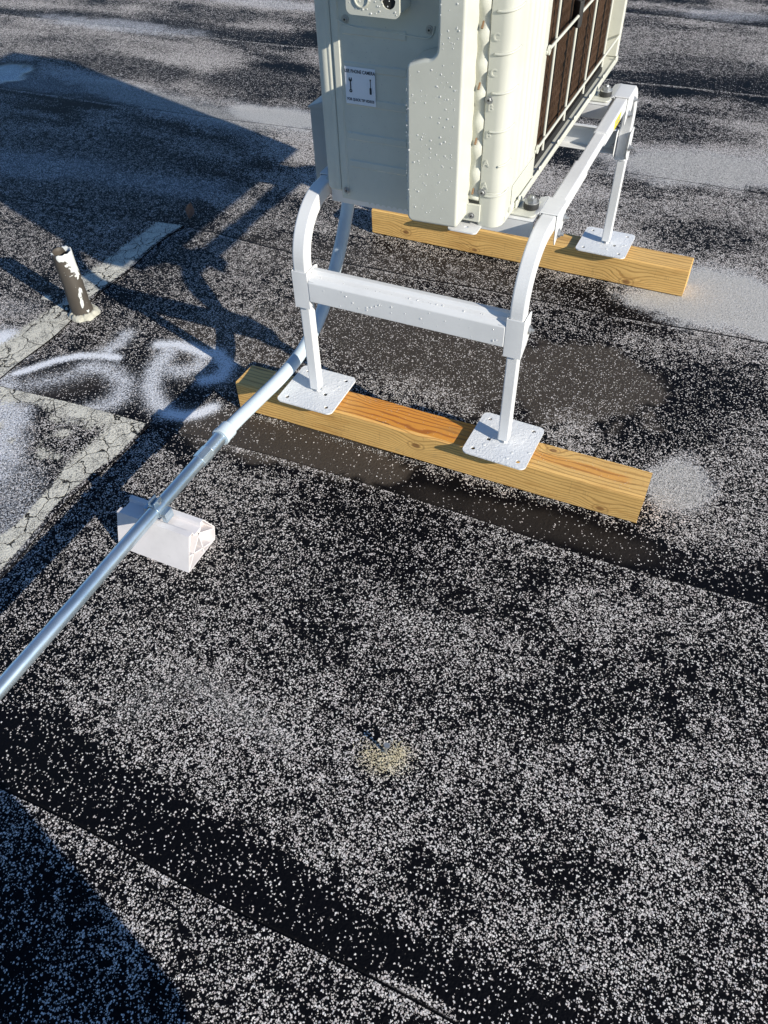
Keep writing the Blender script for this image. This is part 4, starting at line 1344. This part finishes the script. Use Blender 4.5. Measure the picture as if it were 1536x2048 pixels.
def strut(a, b, wd=0.0013):
    a = Vector(a); b = Vector(b); d_ = (b - a).normalized(); n_ = Vector((-d_.y, d_.x)) * wd
    bm = bmesh.new(); prism(bm, [tuple(a - n_), tuple(b - n_), tuple(b + n_), tuple(a + n_)], 0, bx0 + 0.0005, bx1 - 0.0005)
    return under(from_bm('brace', bm, M['white_plastic']), SB)
strut((-0.519, 0.006), (-0.448, 0.076)); strut((-0.505, 0.040), (-0.434, 0.006)); strut((-0.472, 0.077), (-0.412, 0.033))
strut((-0.460, 0.077), (-0.460, 0.004)); strut((-0.484, 0.086), (-0.497, 0.062))
# strap round the pipe
bm = bmesh.new()
holed(bm, circle(-0.2665, CZ + 0.0005, 0.0172, 26), [circle(-0.2665, CZ + 0.0005, 0.0152, 26)], 1, -0.478, -0.450)
box(bm, -0.2950, -0.2835, -0.477, -0.451, 0.092, CZ + 0.002)
box(bm, -0.2495, -0.2380, -0.477, -0.451, 0.092, CZ + 0.002)
box(bm, -0.2755, -0.2725, -0.477, -0.451, CZ + 0.014, CZ + 0.028)
box(bm, -0.2615, -0.2585, -0.477, -0.451, CZ + 0.014, CZ + 0.028)
under(from_bm('strap', bm, M['galv'], bevel=0.0006, seg=1), SB)
bm = bmesh.new(); cyl(bm, (-0.2585, -0.464, CZ + 0.022), (-0.2525, -0.464, CZ + 0.022), 0.0042, n=6); cyl(bm, (-0.281, -0.464, CZ + 0.022), (-0.2755, -0.464, CZ + 0.022), 0.0035, n=10)
under(from_bm('strap_screw', bm, M['steel']), SB)

# ------------------------------------------------------------------ VENT PIPE
VP = thing('vent_pipe', 'short roof vent pipe with flaking white paint over black', 'vent pipe', (-1.058, 0.205, 0.0))
bm = bmesh.new()
def pr_(z, a):
    k = 1 + 0.07 * noise.noise(Vector((math.cos(a) * 1.2, math.sin(a) * 1.2, z * 14))) + 0.02 * math.sin(3 * a + z * 30)
    return 0.0305 * k * (1.04 - 0.28 * z)
NA = 40
rings = []
for i in range(26):
    z = 0.214 * i / 25
    rings.append([bm.verts.new((pr_(z, 2 * math.pi * j / NA) * math.cos(2 * math.pi * j / NA), pr_(z, 2 * math.pi * j / NA) * math.sin(2 * math.pi * j / NA), z + (0.005 * noise.noise(Vector((j * 0.5, 0, 3))) if i == 25 else 0))) for j in range(NA)])
for i in range(8):
    z = 0.212 - 0.012 * i
    rings.append([bm.verts.new((0.82 * pr_(z, 2 * math.pi * j / NA) * math.cos(2 * math.pi * j / NA), 0.82 * pr_(z, 2 * math.pi * j / NA) * math.sin(2 * math.pi * j / NA), z)) for j in range(NA)])
for a, b in zip(rings[:-1], rings[1:]):
    for i in range(NA):
        j = (i + 1) % NA
        bm.faces.new((a[i], a[j], b[j], b[i]))
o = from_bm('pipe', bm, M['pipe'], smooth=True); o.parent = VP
bm = bmesh.new()
rings = []
for (r_, z_) in ((0.047, 0.001), (0.043, 0.008), (0.038, 0.014), (0.033, 0.016), (0.028, 0.012)):
    rings.append([bm.verts.new(((r_ + 0.008 * noise.noise(Vector((j * 0.35, r_ * 30, 1)))) * math.cos(2 * math.pi * j / 48), (r_ + 0.008 * noise.noise(Vector((j * 0.35, r_ * 30, 1)))) * math.sin(2 * math.pi * j / 48), z_ + 0.006 * noise.noise(Vector((j * 0.9, r_ * 40, 7))) )) for j in range(48)])
for a, b in zip(rings[:-1], rings[1:]):
    for i in range(48):
        j = (i + 1) % 48
        bm.faces.new((a[i], a[j], b[j], b[i]))
o = from_bm('sealant_ring', bm, M['mortar'], smooth=True); o.parent = VP

# ------------------------------------------------------------------ LEAF
bm = bmesh.new()
vl = []
for i in range(9):
    u_ = i / 8
    wd = 0.016 * math.sin(math.pi * min(1, u_ * 0.96 + 0.04)) ** 0.8
    rowv = []
    for j in range(5):
        s_ = (j - 2) / 2
        rowv.append(bm.verts.new((u_ * 0.050 - 0.025, s_ * wd, 0.010 + 0.020 * u_ * u_ + 0.012 * s_ * s_ + 0.003 * math.sin(i * 1.7 + j))))
    vl.append(rowv)
for a, b in zip(vl[:-1], vl[1:]):
    for j in range(4):
        bm.faces.new((a[j], a[j + 1], b[j + 1], b[j]))
bmesh.ops.recalc_face_normals(bm, faces=bm.faces)
o = from_bm('dry_leaf', bm, M['leaf'], smooth=True)
o.location = (-1.108, 0.862, 0.002); o.rotation_euler = (R(18), R(-25), R(120))
md = o.modifiers.new('s', 'SOLIDIFY'); md.thickness = 0.0006
tag(o, 'curled red-brown dead leaf lying on the shaded roof', 'leaf')

# ------------------------------------------------------------------ NAIL with yellowish grit round it
NL = thing('roofing_nail', 'small pale nail sticking up from a patch of yellowish grit', 'nail', (0.394, -0.728, 0.0))
bm = bmesh.new(); cyl(bm, (0, 0, 0.0), (0.002, 0.004, 0.022), 0.0032, 0.0024, 8)
o = from_bm('shank', bm, M['steel']); o.parent = NL
bm = bmesh.new(); cyl(bm, (0.002, 0.004, 0.022), (0.0022, 0.0043, 0.0235), 0.006, 0.0058, 14)
o = from_bm('head', bm, M['steel']); o.parent = NL
# loose grit as real chips
vv = []; ff = []
rd = random.Random(9)
def grit(cx, cy, r, z0):
    b0 = len(vv)
    for (dx, dy, dz) in ((1, 0, 0), (-0.5, 0.8, 0), (-0.5, -0.8, 0), (0, 0, 1), (0.2, 0.1, -0.6)):
        vv.append((cx + r * dx * rd.uniform(.6, 1.2), cy + r * dy * rd.uniform(.6, 1.2), z0 + r * dz * rd.uniform(.5, 1.0)))
    for f in ((0, 1, 3), (1, 2, 3), (2, 0, 3), (1, 0, 4), (2, 1, 4), (0, 2, 4)):
        ff.append(tuple(b0 + i for i in f))
for (cx, cy, sx2, sy2, n_) in ((0.372, -0.742, 0.022, 0.016, 170), (0.414, -0.720, 0.015, 0.015, 260), (0.402, -0.752, 0.020, 0.012, 110)):
    for _ in range(n_):
        a, b = rd.gauss(0, 1), rd.gauss(0, 1)
        x, y = cx + a * sx2 * 0.7, cy + b * sy2 * 0.7
        grit(x, y, rd.uniform(0.0008, 0.0016), float(roof_z(np.array([x]), np.array([y]))[0]) + 0.0030)
me = bpy.data.meshes.new('loose_grit'); me.from_pydata(vv, [], ff); me.update()
t = NT('yellow_grit'); t.done(t.mix(t.noise(400, 1), (0.52, 0.45, 0.28), (0.78, 0.73, 0.56)), 0.8)
o = link('loose_grit', me, t.m); o['kind'] = 'stuff'; o['label'] = 'loose yellowish grit scattered round the nail'

# loose white granules lying proud in the foreground (real chips, uncountable)
vv = []; ff = []
rd = random.Random(21)
cnt = 0
while cnt < 15000:
    x = rd.uniform(-0.6, 1.25); y = rd.uniform(-1.33, 0.75)
    if -0.38 < x < 0.71 and -0.01 < y < 0.10: continue
    pn = noise.noise(Vector((x * 6, y * 6, 0))) + 0.5 * noise.noise(Vector((x * 19, y * 19, 3)))
    if pn < rd.uniform(-0.3, 0.5): continue
    k_ = None
    sy1 = float(seam_y(1, np.array([x]))[0]); sy2_ = float(seam_y(2, np.array([x]))[0]); sy3_ = float(seam_y(3, np.array([x]))[0])
    lo_y, hi_y = (sy1, sy2_) if sy1 < y < sy2_ else ((sy2_, sy3_) if y > sy2_ else (sy1 - 0.91, sy1))
    if y - lo_y < 0.13 and rd.random() < 0.85: continue
    z0 = float(roof_z(np.array([x]), np.array([y]))[0]) + 0.0042 * ((y - lo_y) / (hi_y - lo_y)) ** 1.5 if y > lo_y else 0
    grit(x, y, rd.uniform(0.0007, 0.0015), z0 + 0.0002)
    cnt += 1
for _ in range(1500):      # grit caught along the foot of the timbers
    x = rd.uniform(-0.35, 0.66); y = -0.002 - abs(rd.gauss(0, 0.009))
    if noise.noise(Vector((x * 9, 0, 5))) < rd.uniform(-0.3, 0.35): continue
    if rd.random() < 0.4: y = 0.0889 + 0.002 + abs(rd.gauss(0, 0.008))
    grit(x, y, rd.uniform(0.0008, 0.0016), float(roof_z(np.array([x]), np.array([y]))[0]) + 0.0012)
for _ in range(260):       # a few grains on the timbers themselves
    x = rd.uniform(-0.35, 0.66); y = rd.uniform(0.006, 0.083)
    grit(x, y, rd.uniform(0.0005, 0.0010), 0.0903)
me = bpy.data.meshes.new('loose_granules'); me.from_pydata(vv, [], ff); me.update()
t = NT('white_granule'); t.done(t.mix(t.noise(300, 1), (0.50, 0.48, 0.46), (0.76, 0.75, 0.73)), 0.7)
o = link('loose_granules', me, t.m); o['kind'] = 'stuff'; o['label'] = 'loose white roofing granules on the black sheet'

# ------------------------------------------------------------------ PHOTOGRAPHER (outside the frame; casts the corner shadow)
PO = Vector((0.88, -1.635, 0.004))
fwd = Vector((-0.41, 0.91, 0)).normalized(); rt = Vector((fwd.y, -fwd.x, 0))
def W(a, f, z):
    return PO + rt * a + fwd * f + Vector((0, 0, z))
def CW(x, y, z):
    return cam.matrix_world @ Vector((x, y, z))
bpy.context.view_layer.update()
def skin_mesh(name, verts, edges, radii, mat, parent, lv=2, root=0):
    me = bpy.data.meshes.new(name)
    me.from_pydata([tuple(v) for v in verts], edges, []); me.update()
    o = bpy.data.objects.new(name, me); COL.objects.link(o)
    md = o.modifiers.new('skin', 'SKIN'); md.use_smooth_shade = True
    for v_, r_ in zip(me.skin_vertices[0].data, radii):
        v_.radius = (r_, r_) if isinstance(r_, float) else r_
    me.skin_vertices[0].data[root].use_root = True
    s_ = o.modifiers.new('sub', 'SUBSURF'); s_.levels = lv; s_.render_levels = lv
    me.materials.append(M[mat])
    if parent is not None: under(o, parent)
    return o
PE = thing('person', 'person out of view holding a phone up, clothing widened for its shadow', 'person', tuple(PO))
hips = W(0, 0, 0.90)
vs_ = [hips, W(0, 0.0, 1.05), W(0, 0.0, 1.22), W(0, 0.0, 1.34), W(0, 0.01, 1.43),
       W(-0.16, 0.0, 1.34), W(-0.22, 0.05, 1.10), CW(-0.085, -0.150, 0.075),
       W(0.16, 0.0, 1.34), W(0.22, 0.05, 1.10), CW(0.085, -0.150, 0.075),
       W(-0.10, 0, 0.86), W(-0.12, 0.02, 0.48), W(-0.13, -0.02, 0.10),
       W(0.10, 0, 0.86), W(0.12, 0.02, 0.48), W(0.13, -0.02, 0.10)]
ed_ = [(0, 1), (1, 2), (2, 3), (3, 4), (3, 5), (5, 6), (6, 7), (3, 8), (8, 9), (9, 10), (0, 11), (11, 12), (12, 13), (0, 14), (14, 15), (15, 16)]
ra_ = [(0.13, 0.10), (0.125, 0.10), (0.15, 0.11), (0.12, 0.09), 0.055, 0.06, 0.046, 0.034, 0.06, 0.046, 0.034, 0.085, 0.062, 0.05, 0.085, 0.062, 0.05]
ra_ = [tuple(r) if isinstance(r, tuple) else float(r) for r in ra_]
body = skin_mesh('body', vs_, ed_, ra_, 'jacket', PE)
# long flared garment, added to widen the unseen figure's corner shadow
bm = bmesh.new()
rings = []
for (z, ra, rb) in ((1.02, 0.175, 0.135), (0.9, 0.20, 0.155), (0.7, 0.225, 0.18), (0.5, 0.245, 0.20), (0.36, 0.255, 0.21)):
    rings.append([bm.verts.new(W((ra + 0.012 * math.sin(5 * a_) * (1.1 - z)) * math.cos(a_), (rb + 0.012 * math.sin(7 * a_) * (1.1 - z)) * math.sin(a_), z)) for a_ in [2 * math.pi * i / 40 for i in range(40)]])
for a, b in zip(rings[:-1], rings[1:]):
    for i in range(40):
        j = (i + 1) % 40
        bm.faces.new((a[i], a[j], b[j], b[i]))
o = under(from_bm('shadow_coat', bm, M['jacket'], smooth=True), PE)
md = o.modifiers.new('s', 'SOLIDIFY'); md.thickness = 0.004
# head
bm = bmesh.new()
bmesh.ops.create_uvsphere(bm, u_segments=28, v_segments=20, radius=0.1)
for v_ in bm.verts:
    x, y, z = v_.co
    f_ = y / 0.1
    v_.co.x *= 0.76 * (1 - 0.18 * max(0, -z / 0.1))
    v_.co.y *= 0.96
    v_.co.z *= 1.18
    if f_ > 0.75 and abs(x) < 0.02 and -0.03 < z < 0.03: v_.co.y += 0.014
    if f_ > 0.6 and abs(abs(x) - 0.035) < 0.014 and 0.005 < z < 0.035: v_.co.y -= 0.008
hd = from_bm('head', bm, M['skin'], smooth=True)
def place(o, p, tilt=0.0):
    o.matrix_world = Matrix.Translation(p) @ Matrix.Rotation(math.atan2(fwd.y, fwd.x) - math.pi / 2, 4, 'Z') @ Matrix.Rotation(tilt, 4, 'X')
    mw = o.matrix_world.copy()
    o.parent = PE; o.matrix_parent_inverse = Matrix.Translation(PE.location).inverted(); o.matrix_basis = mw
    return o
HP = W(0, 0.03, 1.58)
place(hd, HP, R(-18))
bm = bmesh.new(); bmesh.ops.create_uvsphere(bm, u_segments=24, v_segments=16, radius=0.105)
for v_ in list(bm.verts):
    v_.co.x *= 0.80; v_.co.z *= 1.16; v_.co.y = v_.co.y * 0.95 - 0.014
bmesh.ops.delete(bm, geom=[v_ for v_ in bm.verts if v_.co.y > 0.045 and v_.co.z < 0.055 or v_.co.z < -0.06], context='VERTS')
hr = from_bm('hair', bm, M['hair'], smooth=True); place(hr, HP + Vector((0, 0, 0.006)), R(-18))
for sx in (-1, 1):
    bm = bmesh.new(); bmesh.ops.create_uvsphere(bm, u_segments=10, v_segments=8, radius=0.018)
    for v_ in bm.verts: v_.co.x *= 0.4; v_.co.x += sx * 0.078; v_.co.z = v_.co.z * 1.5
    place(from_bm('ear', bm, M['skin'], smooth=True), HP, R(-18))
    bm = bmesh.new(); bmesh.ops.create_uvsphere(bm, u_segments=10, v_segments=8, radius=0.009)
    for v_ in bm.verts: v_.co += Vector((sx * 0.031, 0.079, 0.016))
    place(from_bm('eye', bm, M['ink'], smooth=True), HP, R(-18))
    # boots
    bm = bmesh.new()
    prism(bm, rrect(-0.045, 0.045, -0.09, 0.17, 0.04, 5), 2, 0.004, 0.085)
    place(from_bm('boot', bm, M['shoe'], bevel=0.02, seg=3), W(sx * 0.13, 0, 0))
    # hand with fingers gripping the phone edge
    hb = CW(sx * 0.085, -0.150, 0.075)
    verts = [hb, CW(sx * 0.062, -0.112, 0.034)]; eds = [(0, 1)]; rds = [0.026, (0.028, 0.018)]
    for dy, ln in ((0.022, 0.024), (0.004, 0.030), (-0.014, 0.028), (-0.031, 0.020)):
        i0 = len(verts)
        verts += [CW(sx * 0.058, -0.108 + dy, 0.018), CW(sx * 0.047, -0.106 + dy, 0.000), CW(sx * (0.047 - ln), -0.104 + dy, -0.002)]
        eds += [(1, i0), (i0, i0 + 1), (i0 + 1, i0 + 2)]; rds += [0.009, 0.0082, 0.0068]
    i0 = len(verts)
    verts += [CW(sx * 0.050, -0.094, 0.036), CW(sx * 0.026, -0.076, 0.030)]
    eds += [(1, i0), (i0, i0 + 1)]; rds += [0.0105, 0.0085]
    skin_mesh('hand', verts, eds, [tuple(r) if isinstance(r, tuple) else float(r) for r in rds], 'skin', PE, 2)
bpy.context.view_layer.update()

bm = bmesh.new()
prism(bm, rrect(-0.037, 0.037, -0.128, 0.018, 0.010, 5), 2, 0.006, 0.014)
ph = from_bm('smartphone', bm, M['rubber'], bevel=0.0015)
ph.matrix_world = cam.matrix_world.copy() @ Matrix.Translation((0, 0, 0.006))
tag(ph, 'black phone held up in both hands by the photographer', 'phone')
bpy.context.view_layer.update()
